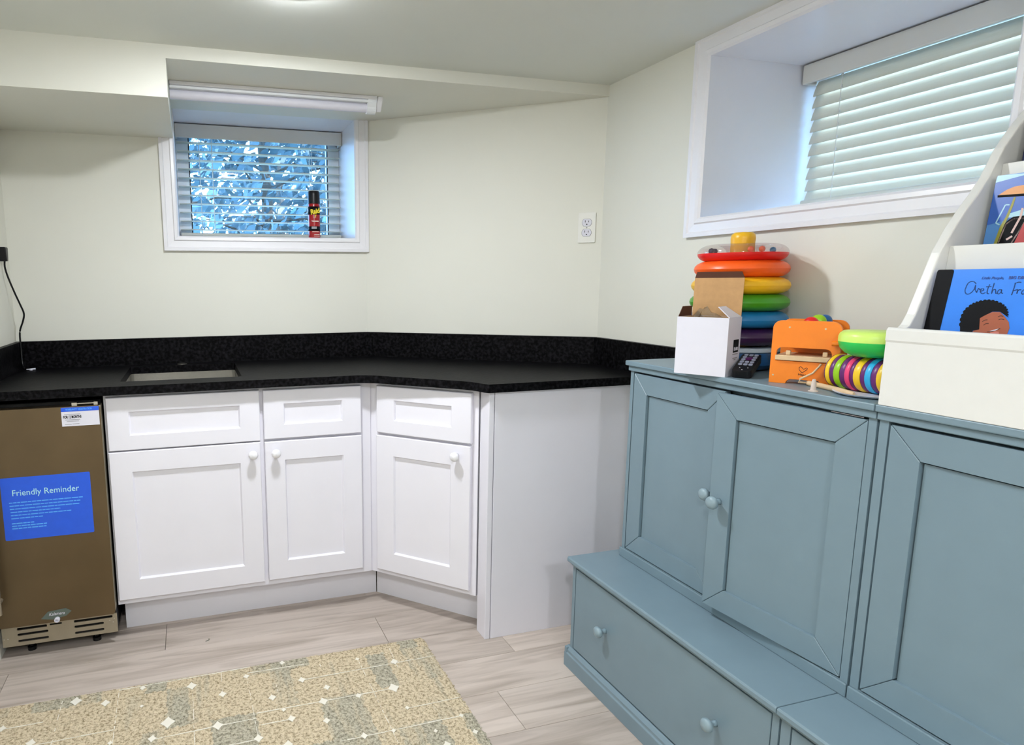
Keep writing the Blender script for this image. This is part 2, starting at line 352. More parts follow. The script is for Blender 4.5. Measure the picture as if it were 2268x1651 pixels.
# ---------------------------------------------------------------- windows
def casing_poly(w, t=0.016):   # section across the board: (across, out)
    return [(0, 0), (w, 0), (w, -t), (w*0.80, -t), (w*0.74, -t*0.72), (w*0.35, -t*0.62), (w*0.28, -t*0.95), (w*0.10, -t*0.85), (0, -t*0.45)]
def casing(parent, x0, x1, z0, z1, w, top, left_top=None):
    # x0..x1, z0..z1 = opening; boards outside it, local front = -y
    sec = casing_poly(w)
    def board(name, path):   # path: four corner rings; each ring is list of points for sec
        mb = MB(); n = len(sec); vs = []; fs = []
        for ring in path: vs += ring
        for k in range(len(path)-1):
            for i in range(n): j = (i+1) % n; fs.append((k*n+i, k*n+j, (k+1)*n+j, (k+1)*n+i))
        fs.append(tuple(range(n))); fs.append(tuple((len(path)-1)*n+i for i in range(n)))
        mb.add(vs, fs); obj(name, mb, M['trim'], parent)
    zt = z1
    # sec[.][0] = 0 at the inner edge, w at the outer edge
    ltop = left_top if left_top else zt
    board('casing_side', [[(x0-a, b, z0-a) for a, b in sec], [(x0-a, b, ltop+(a if top else 0)) for a, b in sec]])
    board('casing_side', [[(x1+a, b, z0-a) for a, b in sec], [(x1+a, b, zt+(a if top else 0)) for a, b in sec]])
    board('casing_bottom', [[(x0-a, b, z0-a) for a, b in sec], [(x1+a, b, z0-a) for a, b in sec]])
    if top: board('casing_top', [[(x0-a, b, z1+a) for a, b in sec], [(x1+a, b, z1+a) for a, b in sec]])

def window(name, loc, rz, w, z0, z1, depth, cw, top, frame_in, left_top=None, mullion=False):
    t = thing(name, None, None, loc, rz, kind='structure')
    casing(t, 0, w, z0, z1, cw, top, left_top)
    e = 0.014
    obj('jamb', MB().box(-e, 0, 0.0, depth, z0-e, z1+e), M['trim'], t); obj('jamb', MB().box(w, w+e, 0.0, depth, z0-e, z1+e), M['trim'], t)
    obj('window_sill', MB().box(0, w, 0.0, depth, z0-e, z0), M['trim'], t); obj('head', MB().box(0, w, 0.0, depth, z1, z1+e), M['trim'], t)
    fy = depth-0.10; fw = frame_in
    fr = MB(); fr.box(0, fw, fy, fy+0.06, z0, z1); fr.box(w-fw, w, fy, fy+0.06, z0, z1); fr.box(fw, w-fw, fy, fy+0.06, z0, z0+0.03); fr.box(fw, w-fw, fy, fy+0.06, z1-0.03, z1)
    f = obj('window_frame', fr, M['vinyl'], t, bevel=0.003)
    obj('gasket', MB().box(fw, fw+0.004, fy-0.001, fy+0.02, z0+0.03, z1-0.03).box(w-fw-0.004, w-fw, fy-0.001, fy+0.02, z0+0.03, z1-0.03), M['black'], t)
    obj('glass_pane', MB().box(fw, w-fw, fy+0.028, fy+0.032, z0+0.03, z1-0.03), M['glass'], t)
    return t
w1 = window('window_1', (AX0, 0, 0), 0, AX1-AX0, AZ0, AZ1, AD-0.002, 0.060, False, 0.055, ZL)
obj('window_latch', MB().box(0.345, 0.372, AD-0.125, AD-0.11, AZ0, AZ0+0.012), M['black'], w1, bevel=0.003)
w2 = window('window_2', CS(CS0, 0), RC, CS1-CS0, CZ0, CZ1, CD-0.002, 0.060, True, 0.05)

def blind(name, label, loc, rz, w, z_top, z_bot, n, tilt, val, slat_inset, cords, depth=0.05):
    t = thing(name, label, 'blind', loc, rz)
    v = MB(); v.box(-val, w+val, -0.012, 0.0, z_top-0.062, z_top-0.004); v.box(-val, -val+0.010, 0.0, 0.05, z_top-0.062, z_top-0.004); v.box(w+val-0.010, w+val, 0.0, 0.05, z_top-0.062, z_top-0.004)
    obj('valance', v, M['valance'], t, bevel=0.003)
    obj('head_rail', MB().box(0.01, w-0.01, 0.004, 0.052, z_top-0.05, z_top-0.006), M['vinyl'], t)
    zs0 = z_top-0.075; zs1 = z_bot+0.03; L = w-2*slat_inset
    sec = []
    for i in range(7):
        a = i/6*2-1; sec.append((a*depth/2, 0.0022*(1-a*a)))
    pts = sec + [(p[0], p[1]-0.0026) for p in reversed(sec)]
    me = MB().prism([(p[0], p[1]) for p in pts], 'x', 0, L).mesh('slat')
    for i in range(n):
        z = zs0 + (zs1-zs0)*i/(n-1)
        obj('slat', me, M['blind'], t, loc=(slat_inset, 0.03, z), rot=(tilt, 0, 0))
    obj('bottom_rail', MB().box(slat_inset, w-slat_inset, 0.005, 0.055, z_bot, z_bot+0.014), M['blind'], t, bevel=0.004)
    for x in cords:
        m_ = MB()
        for y in ((0.002, 0.058) if abs(tilt) < 0.5 else (0.006,)): m_.tube([(x, y, z_top-0.06), (x, y, z_bot)], 0.0011, 6)
        if abs(tilt) > 0.5:
            for i in range(n):
                z = zs0 + (zs1-zs0)*i/(n-1); m_.box(x-0.0018, x+0.0018, 0.004, 0.010, z+0.012, z+0.020)
        obj('ladder_cord', m_, M['valance'], t)
    return t
blind('window_blind', 'open white slat blind in the small window above the sink', (AX0, 0.235, 0), 0, AX1-AX0, ZS, 1.446, 11, 0.02, -0.001, 0.006, (0.10, 0.155, 0.60))
b2 = blind('window_blind', 'closed cream slat blind in the deep right-hand window', CS(CS0, -0.355), RC, CS1-CS0, CZ1, 1.476, 10, math.radians(68), -0.009, 0.024, (0.13, 0.66))
# tilt wand tassels
for x, z, s_ in ((0.08, 1.53, 1), (0.09, 1.515, 1)):
    pass

# ---------------------------------------------------------------- rail above the sink window
t = thing('tube_light', 'white tube batten under the soffit above the small window', 'light fitting', (XSL+0.002, -0.352, ZS))
LN = 0.768
obj('base_plate', MB().box(0, LN-0.03, -0.032, 0.02, -0.012, 0.0), M['trim'], t, bevel=0.003)
obj('base_channel', MB().box(0, LN-0.04, -0.022, 0.012, -0.022, -0.012), M['vinyl'], t, bevel=0.003)
obj('tube', MB().lathe([(0.0, 0.0), (0.0165, 0.0), (0.0165, LN-0.05), (0.0, LN-0.05)], 24, (0, 0.008, -0.036), 'x'), M['paper'], t, smooth='auto')
obj('end_cap', MB().prism(arc(0.008, -0.036, 0.022, 180, 360, 10)+[(0.030, 0.0), (-0.030, 0.0)], 'x', LN-0.058, LN-0.024), M['vinyl'], t, bevel=0.003)
obj('end_bracket', MB().prism([(-0.030, 0), (0.030, 0), (0.024, -0.03), (0.008, -0.05), (-0.008, -0.03)], 'x', LN-0.022, LN), M['trim'], t, bevel=0.004)

# ---------------------------------------------------------------- counter, cabinets
ZT, TC_ = 0.9055, 0.0285
YF = -0.6095                    # counter front
YC = -0.561                     # cabinet face
# counter outline (front edges a little uneven)
def jag(a, b, n, amp):
    a = Vector(a); b = Vector(b); d = (b-a); nn = Vector((-d.y, d.x)).normalized(); out = []
    for i in range(n): out.append(tuple(a + d*i/n + nn*random.uniform(-amp, amp)))
    return out
front = jag((XL, YF), (-0.225, YF), 60, 0.0011)
crv = []
for i in range(8):      # soft inner corner
    t_ = i/8; p0, p1, p2 = Vector((-0.225, YF)), Vector((-0.155, YF)), Vector((-0.098, -0.677)); crv.append(tuple(p0*(1-t_)**2 + p1*2*t_*(1-t_) + p2*t_*t_))
diag = jag((-0.098, -0.677), (0.078, -0.840), 20, 0.0011)
crv2 = [(0.078, -0.840), (0.105, -0.866), (0.122, -0.888), (0.134, -0.915), (0.143, -0.940), (0.152, -0.9545)]
outline = front + crv + diag + crv2 + [(BCX, -0.9545), (BCX, BCY), (0, 0), (XL, 0)]
SX0, SX1, SY0, SY1 = -1.008, -0.600, -0.501, -0.086
ct = thing('countertop', 'black speckled granite countertop wrapping the corner', 'countertop', (0, 0, 0))
obj('slab', MB().prism(outline, 'z', ZT-TC_, ZT, [rrect(SX0, SX1, SY0, SY1, 0.012)]), M['granite'], ct, bevel=0.0012, seg=1)
zsp = 1.0137
tB = Vector((BCX, BCY)).normalized(); nBv = Vector((-0.6013, -0.799))
obj('backsplash', MB().box(XL+0.02, -0.003, -0.02, 0.0, ZT, zsp), M['granite'], ct)
obj('backsplash', MB().prism([(0, 0), (BCX, BCY), (BCX-0.02, BCY-0.0085), (-0.0067, -0.02)], 'z', ZT, zsp), M['granite'], ct)
obj('backsplash', MB().box(BCX-0.02, BCX, -1.06, BCY-0.009, ZT, zsp), M['granite'], ct)
obj('backsplash', MB().box(XL, XL+0.02, -0.58, 0.0, ZT, zsp), M['granite'], ct)

sk = thing('kitchen_sink', 'rectangular stainless undermount sink in the black counter', 'sink', ((SX0+SX1)/2, (SY0+SY1)/2, ZT-TC_-0.002))
hw, hd, dp = (SX1-SX0)/2+0.004, (SY1-SY0)/2+0.004, 0.19
def bowl(hw, hd, dp, r):
    mb = MB(); rings = []
    for (ins, z, rr) in ((-0.02, 0, r+0.02), (0, 0, r), (0.004, -dp+0.03, r), (0.012, -dp+0.008, r), (0.03, -dp, r*0.8)):
        rings.append([(x, y, z) for x, y in rrect(-hw+ins, hw-ins, -hd+ins, hd-ins, max(rr, 0.005), 5)])
    n = len(rings[0]); vs = [p for q in rings for p in q]; fs = []
    for k in range(len(rings)-1):
        for i in range(n): j = (i+1) % n; fs.append((k*n+i, k*n+j, (k+1)*n+j, (k+1)*n+i))
    fs.append(tuple((len(rings)-1)*n+i for i in range(n)))
    return mb.add(vs, fs)
o = obj('basin', bowl(hw, hd, dp, 0.018), M['sink'], sk, smooth='auto')
sol = o.modifiers.new('thick', 'SOLIDIFY'); sol.thickness = 0.0015; sol.offset = -1
obj('drain', MB().lathe([(0.0, 0.002), (0.03, 0.003), (0.045, 0.0015), (0.045, 0.0)], 24, (0, 0, -dp)), M['steel'], sk, smooth='auto')
tag(obj('faucet_hole_cover', MB().lathe([(0.020, 0.0), (0.020, 0.0015), (0.014, 0.003), (0.0, 0.0035)], 24), M['steel'], loc=(-0.81, -0.050, ZT), smooth='auto'), 'small round chrome hole cover on the counter behind the sink', 'hole cover')
an = thing('wall_anchor', 'tiny white plastic wall anchor lying on the counter in the left corner', 'wall anchor', (-1.372, -0.062, ZT), 0.2)
obj('shaft', MB().tube([(-0.016, 0, 0.004), (0.016, 0, 0.004)], [0.0015, 0.0035], 8), M['paper'], an)
obj('head', MB().lathe([(0.006, 0.0), (0.006, 0.002), (0.0, 0.003)], 10, (0.0, -0.002, 0.0)), M['paper'], an)

def shaker(w, h, stile, t=0.019, rec=0.009, bev=0.005, x0=0, z0=0, y0=0, rail=None):
    rl = (rail or stile) - stile
    # front at y0-t, back at y0
    mb = MB(); yf = y0-t
    R = lambda ins, y: [(x0+ins, y, z0+ins+(rl if ins >= stile else 0)), (x0+w-ins, y, z0+ins+(rl if ins >= stile else 0)), (x0+w-ins, y, z0+h-ins-(rl if ins >= stile else 0)), (x0+ins, y, z0+h-ins-(rl if ins >= stile else 0))]
    rings = [R(0, y0), R(0, yf+0.0025), R(0.0025, yf), R(stile, yf), R(stile+bev*0.6, yf+rec*0.5), R(stile+bev, yf+rec)]
    vs = [p for r in rings for p in r]; fs = []
    for k in range(len(rings)-1):
        for i in range(4): j = (i+1) % 4; fs.append((k*4+i, k*4+j, (k+1)*4+j, (k+1)*4+i))
    fs.append((20, 21, 22, 23)); fs.append((0, 1, 2, 3))
    return mb.add(vs, fs)
KNOB = [(0.0, 0.0), (0.008, 0.0), (0.0065, -0.006), (0.0065, -0.012), (0.011, -0.016), (0.0155, -0.021), (0.0165, -0.026), (0.0145, -0.031), (0.009, -0.0345), (0.0, -0.0355)]
knob_me = MB().lathe(KNOB, 24, (0, 0, 0), 'y').mesh('knob')
def knob(parent, x, y, z, m): return obj('knob', knob_me.copy(), m, parent, smooth=True, loc=(x, y, z))
ZK = 0.1302; ZCT = ZT-TC_-0.001
def base_cabinet(label, loc, rz, w, items, depth, kick, l_ext=0.0, r_ext=0.0, kick_l=0.012, kick_r=0.0):
    t = thing('base_cabinet', label, 'cabinet', loc, rz)
    a_, b_ = -l_ext, w+r_ext
    obj('body', MB().box(a_, b_, 0, 0.019, ZK, ZCT).box(a_, a_+0.016, 0.019, depth, ZK, ZCT).box(b_-0.016, b_, 0.019, depth, ZK, ZCT).box(a_+0.016, b_-0.016, 0.019, depth, ZK, ZK+0.016).box(a_+0.016, b_-0.016, depth-0.012, depth, ZK+0.016, ZCT), M['cab'], t)
    obj('toe_kick', MB().box(-l_ext+kick_l, w+r_ext-kick_r, kick, kick+0.018, 0, ZK), M['kick'], t)
    for it in items:
        kind, x0, x1, z0, z1, st = it[:6]
        f = obj(kind, shaker(x1-x0, z1-z0, st, x0=x0, z0=z0, y0=-0.001, rail=0.0495 if kind == 'drawer' else st), M['cab'], t)
        if len(it) > 6: knob(f, it[6], -0.0205, it[7], M['trim'])
    return t
GA = 'white base cabinets under the granite counter'
KD = 0.078
base_cabinet('wide white shaker base cabinet beside the fridge', (-1.0563, YC, 0), 0, 0.513,
  [('drawer', 0.0075, 0.5075, 0.6835, 0.8645, 0.0685), ('door', 0.0055, 0.5055, 0.1520, 0.6785, 0.0705, 0.477, 0.639)], 0.55, KD)
base_cabinet('narrow white shaker base cabinet next to the inner corner', (-0.5433, YC, 0), 0, 0.4023,
  [('drawer', 0.0075, 0.3625, 0.6863, 0.8625, 0.0705), ('door', 0.0075, 0.3635, 0.1545, 0.6770, 0.0700, 0.0445, 0.638)], 0.55, KD, kick_l=0.0, kick_r=-0.039)
A3 = math.radians(-46.6)
base_cabinet('white shaker base cabinet set at an angle across the corner', (-0.1395, -0.5555, 0), A3, 0.432,
  [('drawer', 0.038, 0.413, 0.6880, 0.8630, 0.0735), ('door', 0.036, 0.412, 0.1525, 0.6780, 0.0730, 0.363, 0.642)], 0.40, KD, kick_l=-0.023, kick_r=0.004)
# end filler and end panel
tag(obj('filler_board', MB().box(0.163, 0.182, -0.937, -0.870, 0.0, ZCT), M['cab'], bevel=0.0015), 'narrow white filler board at the open end of the counter cabinets', 'filler board')
tag(obj('end_panel', MB().box(0.1845, BCX-0.002, -0.9365, -0.919, 0.0, ZCT), M['cab'], bevel=0.001), 'plain white end panel closing the counter beside the gray storage', 'end panel')

# ---------------------------------------------------------------- wine fridge
fr = thing('wine_fridge', 'small bronze stainless built-in fridge under the left end of the counter', 'fridge', (-1.420, -0.60, 0))
FW = 0.357
obj('body', MB().box(0.004, FW-0.002, 0.045, 0.56, 0.035, 0.858), M['black'], fr, bevel=0.003)
dr = obj('door', MB().prism(rrect(0, FW, 0.118, 0.846, 0.010), 'y', 0.0, 0.042), M['bronze'], fr, bevel=0.004)
obj('door_edge', MB().box(FW-0.004, FW+0.001, 0.004, 0.042, 0.13, 0.846), M['grille'], dr)
obj('handle', MB().tube([(0.018, -0.036, 0.75), (0.018, -0.036, 0.185)], 0.009, 12).tube([(0.018, 0, 0.70), (0.018, -0.036, 0.70)], 0.006, 8).tube([(0.018, 0, 0.22), (0.018, -0.036, 0.22)], 0.006, 8), M['grille'], dr, smooth='auto')
st = obj('blue_notice', MB().prism(rrect(0.048, 0.3115, 0.4185, 0.6265, 0.004), 'y', -0.0012, -0.0002), M['blue'], dr)
tag(st, 'bright blue notice sticker')
text('notice_title', 'Friendly Reminder', 0.0285, M['stext'], st, (0.177, -0.0014, 0.5745), sx=0.93)
ln = MB()
for i, (a, b_) in enumerate([(0.068, 0.285), (0.069, 0.277), (0.069, 0.273), (0.070, 0.215), (0.070, 0.247), (0.0705, 0.163)]):
    z = 0.5435-i*0.0105; x = a
    while x < b_: w_ = random.uniform(0.008, 0.022); ln.box(x, min(x+w_, b_), -0.0016, -0.001, z-0.0016, z+0.0016); x += w_+0.0018
for i, b_ in enumerate((0.135, 0.172, 0.170)):
    z = 0.474-i*0.0085; x = 0.0705
    while x < b_: w_ = random.uniform(0.008, 0.02); ln.box(x, min(x+w_, b_), -0.0016, -0.001, z-0.0018, z+0.0018); x += w_+0.0018
obj('notice_lines', ln, M['ltblue'], st)['kind'] = 'stuff'
ws = obj('warranty_label', MB().box(0.2415, 0.3535, -0.0012, -0.0002, 0.7825, 0.8435), M['paper'], dr)
obj('label_band', MB().box(0.2415, 0.3535, -0.0017, -0.0012, 0.8305, 0.8435), M['blue'], ws)
text('label_heading', 'WARRANTY REGISTRATION', 0.0082, M['ltblue'], ws, (0.294, -0.002, 0.8370), sx=0.75, bold=0.0002)
text('label_text', 'FOR 12 MONTHS', 0.0125, M['ink'], ws, (0.2735, -0.0016, 0.8125), sx=0.56, bold=0.0003)
ll = MB()
for a, b_, z in ((0.250, 0.298, 0.8215), (0.252, 0.296, 0.8035), (0.256, 0.292, 0.7985), (0.250, 0.270, 0.7885), (0.272, 0.293, 0.7895)):
    ll.box(a, b_, -0.0016, -0.001, z-0.0008, z+0.0008)
obj('label_lines', ll, M['inkgray'], ws)['kind'] = 'stuff'
obj('hinge_bar', MB().box(0.285, 0.345, 0.012, 0.020, 0.8515, 0.8545).box(0.272, 0.288, 0.010, 0.022, 0.846, 0.8565).box(0.338, 0.350, 0.010, 0.022, 0.846, 0.857), M['steel'], fr)
obj('tape_patch', MB().prism([(0.128, 0.135), (0.150, 0.158), (0.205, 0.163), (0.222, 0.151), (0.205, 0.136), (0.165, 0.128)], 'y', -0.0006, -0.0001), M['tape'], dr)
text('brand_text', 'Kalamera', 0.0150, M['paper'], dr, (0.176, -0.001, 0.1475), shear=0.35, sx=0.85)
lk = obj('door_lock', MB().lathe([(0.0085, 0.0), (0.0085, -0.010), (0.0045, -0.011), (0.0045, -0.006), (0.0, -0.006)], 20, (0.177, 0, 0.128), 'y'), M['paper'], dr, smooth='auto')
slots = []
for z in (0.060, 0.0825): slots += [rrect(0.0495, 0.143, z-0.0042, z+0.0042, 0.004, 3), rrect(0.223, 0.316, z-0.0042, z+0.0042, 0.004, 3)]
slots += [rrect(0.0495, 0.140, 0.098, 0.1065, 0.003, 3), rrect(0.148, 0.186, 0.101, 0.1065, 0.002, 3), rrect(0.223, 0.345, 0.098, 0.1065, 0.003, 3)]
gr = obj('kick_grille', MB().prism(rrect(0.004, FW+0.002, 0.0435, 0.112, 0.002, 2), 'y', 0.016, 0.021, slots), M['grille'], fr)
for x, z in ((0.010, 0.073), (0.021, 0.073), (0.335, 0.090), (0.346, 0.082), (0.350, 0.095)):
    obj('screw', MB().lathe([(0.0028, 0.0), (0.0024, -0.0018), (0.0, -0.002)], 10, (x, 0.016, z), 'y'), M['steel'], gr)
for x in (0.078, 0.283):
    obj('foot', MB().lathe([(0.014, 0.0), (0.014, 0.012), (0.006, 0.014), (0.006, 0.036)], 14, (x, 0.065, 0)), M['black'], fr)
    obj('foot', MB().lathe([(0.014, 0.0), (0.014, 0.012), (0.006, 0.014), (0.006, 0.036)], 14, (x, 0.50, 0)), M['black'], fr)

# ---------------------------------------------------------------- bug spray, outlet, cord
cn = thing('spray_can', 'black and red insect spray can standing on the window sill', 'spray can', (-0.2262, 0.035, AZ0))
obj('can_body', MB().lathe([(0.0255, 0.0), (0.026, 0.004), (0.026, 0.140), (0.0245, 0.146)], 28), M['can_red'], cn, smooth='auto')
obj('label_upper', MB().lathe([(0.0262, 0.100), (0.0262, 0.134)], 28), M['ink'], cn, smooth=True)  # black printed band behind the can title
obj('label_lower', MB().lathe([(0.0262, 0.030), (0.0262, 0.050)], 28), M['ink'], cn, smooth=True)
obj('cap', MB().lathe([(0.0265, 0.146), (0.0265, 0.185), (0.0255, 0.196), (0.022, 0.2005), (0.0, 0.2015)], 28), M['black'], cn, smooth='auto')
text('can_title', 'Raid', 0.029, M['can_yellow'], cn, (-0.001, -0.0275, 0.112), (math.pi/2, -0.22, 0), shear=0.15, sx=0.80, bold=0.0012)
obj('title_bolt', MB().prism([(0.0, 0.099), (0.006, 0.099), (0.001, 0.084)], 'y', -0.0272, -0.0264), M['can_yellow'], cn)
lb = MB()
for z, a, b_ in ((0.0885, -0.008, 0.004), (0.0725, -0.016, 0.014), (0.0700, -0.012, 0.015), (0.0265, -0.014, 0.014), (0.0145, -0.006, 0.018), (0.0080, -0.006, 0.018)):
    lb.box(a, b_, -0.0272, -0.022, z-0.0014, z+0.0014)
obj('label_lines', lb, M['blush'], cn)['kind'] = 'stuff'
obj('label_panel', MB().box(-0.016, 0.006, -0.0274, -0.018, 0.0385, 0.0485), M['inkgray'], cn)

def outlet(label, loc, rz):
    t = thing('wall_outlet', label, 'outlet', loc, rz)
    obj('cover_plate', MB().prism(rrect(-0.0325, 0.0325, -0.058, 0.058, 0.004), 'y', -0.006, 0.0), M['outlet'], t, bevel=0.0025)
    for z in (0.0195, -0.0195):
        p = [( 0.0175*math.cos(a), z+max(-0.0135, min(0.0135, 0.0175*math.sin(a)))) for a in [2*math.pi*i/28 for i in range(28)]]
        r = obj('receptacle', MB().prism(p, 'y', -0.0085, -0.005), M['paper'], t, bevel=0.0006)
        obj('receptacle_rim', MB().prism([(x*1.07, z+(q-z)*1.08) for x, q in p], 'y', -0.0065, -0.005), M['inkgray'], t)
        obj('slots', MB().box(-0.0074, -0.0054, -0.0089, -0.008, z+0.0005, z+0.0085).box(0.0054, 0.0074, -0.0089, -0.008, z+0.0005, z+0.0075).lathe([(0.0, -0.0089), (0.0024, -0.0089), (0.0024, -0.008)], 10, (0, 0, z-0.0068), 'y'), M['ink'], r)
    obj('plate_screw', MB().lathe([(0.0, -0.0078), (0.0022, -0.0074), (0.0025, -0.006)], 10, (0, 0, 0), 'y'), M['inkgray'], t)
    return t
sO = 0.9385
outlet('white duplex outlet on the diagonal wall above the counter', (tB.x*sO, tB.y*sO, 1.4435), math.atan2(tB.y, tB.x))

pl = thing('power_cord', 'black power cord hanging from the left wall down to the counter', 'power cord', (XL, -0.13, 1.33))
def S_(p): return (p[0]-XL, p[1]+0.13, p[2]-1.33)

# ---------------------------------------------------------------- gray storage units along the right wall
ZG, ZB = 0.9971, 0.3719
def gray_unit(label_top, label_base, su0, su1, sb0, sb1, first, o_slab=0.2998, o_bench=0.4510):
    # upper two-door cabinet
    w = su1-su0
    t = thing('storage_cabinet', label_top, 'cabinet', CS(su0, 0, ZB), RC)
    F_ = -0.2845                                    # face frame plane
    h0, h1 = 0.0, ZG-ZB
    obj('top', MB().box(-0.004 if first else 0.0005, w-0.0005, -o_slab, -0.002, h1-0.0145, h1), M['gray'], t, bevel=0.0025)
    obj('cornice', MB().box(0.002 if first else 0.0005, w-0.0005, F_-0.007, -0.004, h1-0.0305, h1-0.0155), M['gray'], t, bevel=0.002)
    bd = MB(); bd.box(0.006 if first else 0.0022, 0.0195, F_, -0.004, h0, h1-0.031); bd.box(w-0.018, w-0.0022, F_, -0.004, h0, h1-0.031); bd.box(0.0195, w-0.018, F_, -0.004, h0, 0.031)
    bd.box(0.0195, w-0.018, F_+0.03, -0.004, h1-0.045, h1-0.031); bd.box(0.022, w-0.018, -0.02, -0.004, 0.03, h1-0.045)
    obj('carcass', bd, M['gray'], t)
    obj('base_strip', MB().box(0.0 if first else 0.001, w-0.001, F_-0.005, F_, 0.0, 0.030), M['gray'], t, bevel=0.003)
    obj('interior_shade', MB().box(0.0245, w-0.0225, F_+0.024, -0.021, 0.031, h1-0.046), M['dark'], t)  # solid black block, paints the cabinet's inner shade behind the door gaps
    z0, z1 = 0.0345, h1-0.0365
    x0, x1, xm = 0.0235, w-0.0210, (0.0205+w-0.0165)/2
    def gdoor(xa, xb, hinge, ang, kx, kz):
        d = obj('door', MB().box(*( (0.002, xb-xa-0.002) if hinge == 'l' else (xa-xb+0.002, -0.002) ), -0.0015, 0.004, z0+0.002, z1-0.002), M['dark'], t, loc=(xa if hinge == 'l' else xb, F_+0.0150, 0), rot=(0, 0, ang))  # black backing board paints the shadow line in the groove round the panel
        a0, a1 = (0, xb-xa) if hinge == 'l' else (xa-xb, 0); fw_ = 0.058; q = 0.0006; yf, yb_ = -0.0155, -0.0015
        def brd(nm, poly): obj(nm, MB().prism(poly, 'y', yf, yb_), M['gray'], d, bevel=0.0012, seg=1)
        obj('panel', MB().box(a0+fw_+0.0035, a1-fw_+0.004, -0.0075, -0.0015, z0+fw_-0.004, z1-fw_-0.0035), M['gray'], d)
        brd('stile', [(a0, z0+q), (a0+fw_, z0+fw_+q), (a0+fw_, z1-fw_-q), (a0, z1-q)])
        brd('stile', [(a1, z0+q), (a1, z1-q), (a1-fw_, z1-fw_-q), (a1-fw_, z0+fw_+q)])
        brd('rail', [(a0+q, z0), (a1-q, z0), (a1-fw_-q, z0+fw_), (a0+fw_+q, z0+fw_)])
        brd('rail', [(a0+q, z1), (a0+fw_+q, z1-fw_), (a1-fw_-q, z1-fw_), (a1-q, z1)])
        knob(d, kx - (xa if hinge == 'l' else xb), -0.0155, kz, M['grayknob'])
        return d
    gdoor(x0, xm-0.001, 'l', 0.0, xm-0.024, 0.317)
    gdoor(xm+0.001, x1, 'r', math.radians(5.5) if first else 0.0, xm+0.030, 0.317)
    obj('hinge_plate', MB().box(w-0.10, w-0.03, F_+0.002, F_+0.012, z1+0.0015, z1+0.003), M['steel'], t)
    # drawer bench below
    w = sb1-sb0
    t = thing('drawer_bench', label_base, 'drawer unit', CS(sb0, 0, 0), RC)
    Fb = -0.4360
    obj('top', MB().prism([(-o_bench, ZB-0.004), (-o_bench+0.003, ZB), (-0.002, ZB), (-0.002, ZB-0.018), (-o_bench+0.004, ZB-0.018), (-o_bench, ZB-0.013)], 'x', -0.004 if first else 0.0006, w-0.0006), M['gray'], t, bevel=0.001, seg=1)
    obj('cove', MB().prism([(-o_bench+0.006, ZB-0.018), (-0.004, ZB-0.018), (-0.004, ZB-0.029), (Fb, ZB-0.029), (-o_bench+0.010, ZB-0.023)], 'x', 0.003 if first else 0.0006, w-0.0006), M['gray'], t)
    zb0 = 0.0700
    cb_ = MB(); cb_.box(0.009 if first else 0.002, 0.0235, Fb, -0.004, 0.0, ZB-0.029); cb_.box(w-0.018, w-0.002, Fb, -0.004, 0.0, ZB-0.029); cb_.box(0.024, w-0.018, Fb+0.02, -0.004, 0.0, zb0); cb_.box(0.024, w-0.018, -0.02, -0.004, zb0, ZB-0.029)
    obj('carcass', cb_, M['gray'], t)
    obj('plinth', MB().prism([(Fb-0.013, 0.0), (Fb-0.013, 0.046), (Fb-0.009, 0.050), (Fb-0.009, 0.058), (Fb-0.003, 0.066), (Fb, 0.068), (Fb+0.02, 0.068), (Fb+0.02, 0.0)], 'x', -0.004 if first else 0.001, w-0.001), M['gray'], t, bevel=0.001, seg=1)
    if first: obj('plinth_return', MB().box(-0.004, 0.009, Fb-0.012, -0.004, 0.0, 0.066), M['gray'], t, bevel=0.002)
    d = obj('drawer', MB().box(0.0268, w-0.0212, Fb-0.0005, Fb+0.016, zb0+0.003, ZB-0.032), M['gray'], t, bevel=0.001, seg=1)
    obj('drawer_box', MB().box(0.035, w-0.030, Fb+0.017, -0.025, zb0+0.002, ZB-0.06), M['dark'], t)
    knob(d, 0.185, Fb-0.0005, 0.218, M['grayknob']); knob(d, w-0.162, Fb-0.0005, 0.218, M['grayknob'])
gray_unit('blue-gray two-door storage cabinet with its right door ajar, nearest the counter', 'blue-gray drawer bench below the toys, nearest the counter', 0.5850, 1.3360, 0.5500, 1.3180, True)
gray_unit('blue-gray storage cabinet under the white book rack', 'blue-gray drawer bench at the right edge below the book rack', 1.3370, 2.0880, 1.3190, 2.0870, False)

# power cord
pts = [(-1.412,-0.125,1.325),(-1.415,-0.12,1.300),(-1.41,-0.11,1.262),(-1.397,-0.09,1.203),(-1.386,-0.075,1.16),(-1.379,-0.062,1.125),(-1.387,-0.053,1.095),(-1.400,-0.047,1.064),(-1.404,-0.045,1.038),(-1.404,-0.045,1.003),(-1.403,-0.05,0.96),(-1.400,-0.06,0.925),(-1.39,-0.08,0.918)]
cv = []
P_ = [Vector(p) for p in pts]
for i in range(len(P_)-1):      # Catmull-Rom
    a, b_, c_, d_ = P_[max(i-1, 0)], P_[i], P_[i+1], P_[min(i+2, len(P_)-1)]
    for k_ in range(4):
        q = k_/4; cv.append(0.5*((2*b_) + (c_-a)*q + (2*a-5*b_+4*c_-d_)*q*q + (3*b_-a-3*c_+d_)*q**3))
cv.append(P_[-1])
obj('cord', MB().tube([S_(p) for p in cv], 0.0033, 10), M['black'], pl, smooth='auto')
obj('plug', MB().prism([(-0.019, 0.048), (0.019, 0.048), (0.014, 0.014), (0.010, -0.004), (-0.010, -0.004), (-0.014, 0.014)], 'x', 0.0, 0.026), M['black'], pl, bevel=0.004, loc=(0.0, 0.005, -0.006))

# ---------------------------------------------------------------- things on the gray cabinets
def rgroup(t, *a, **k): return obj(*a, parent=t, **k)
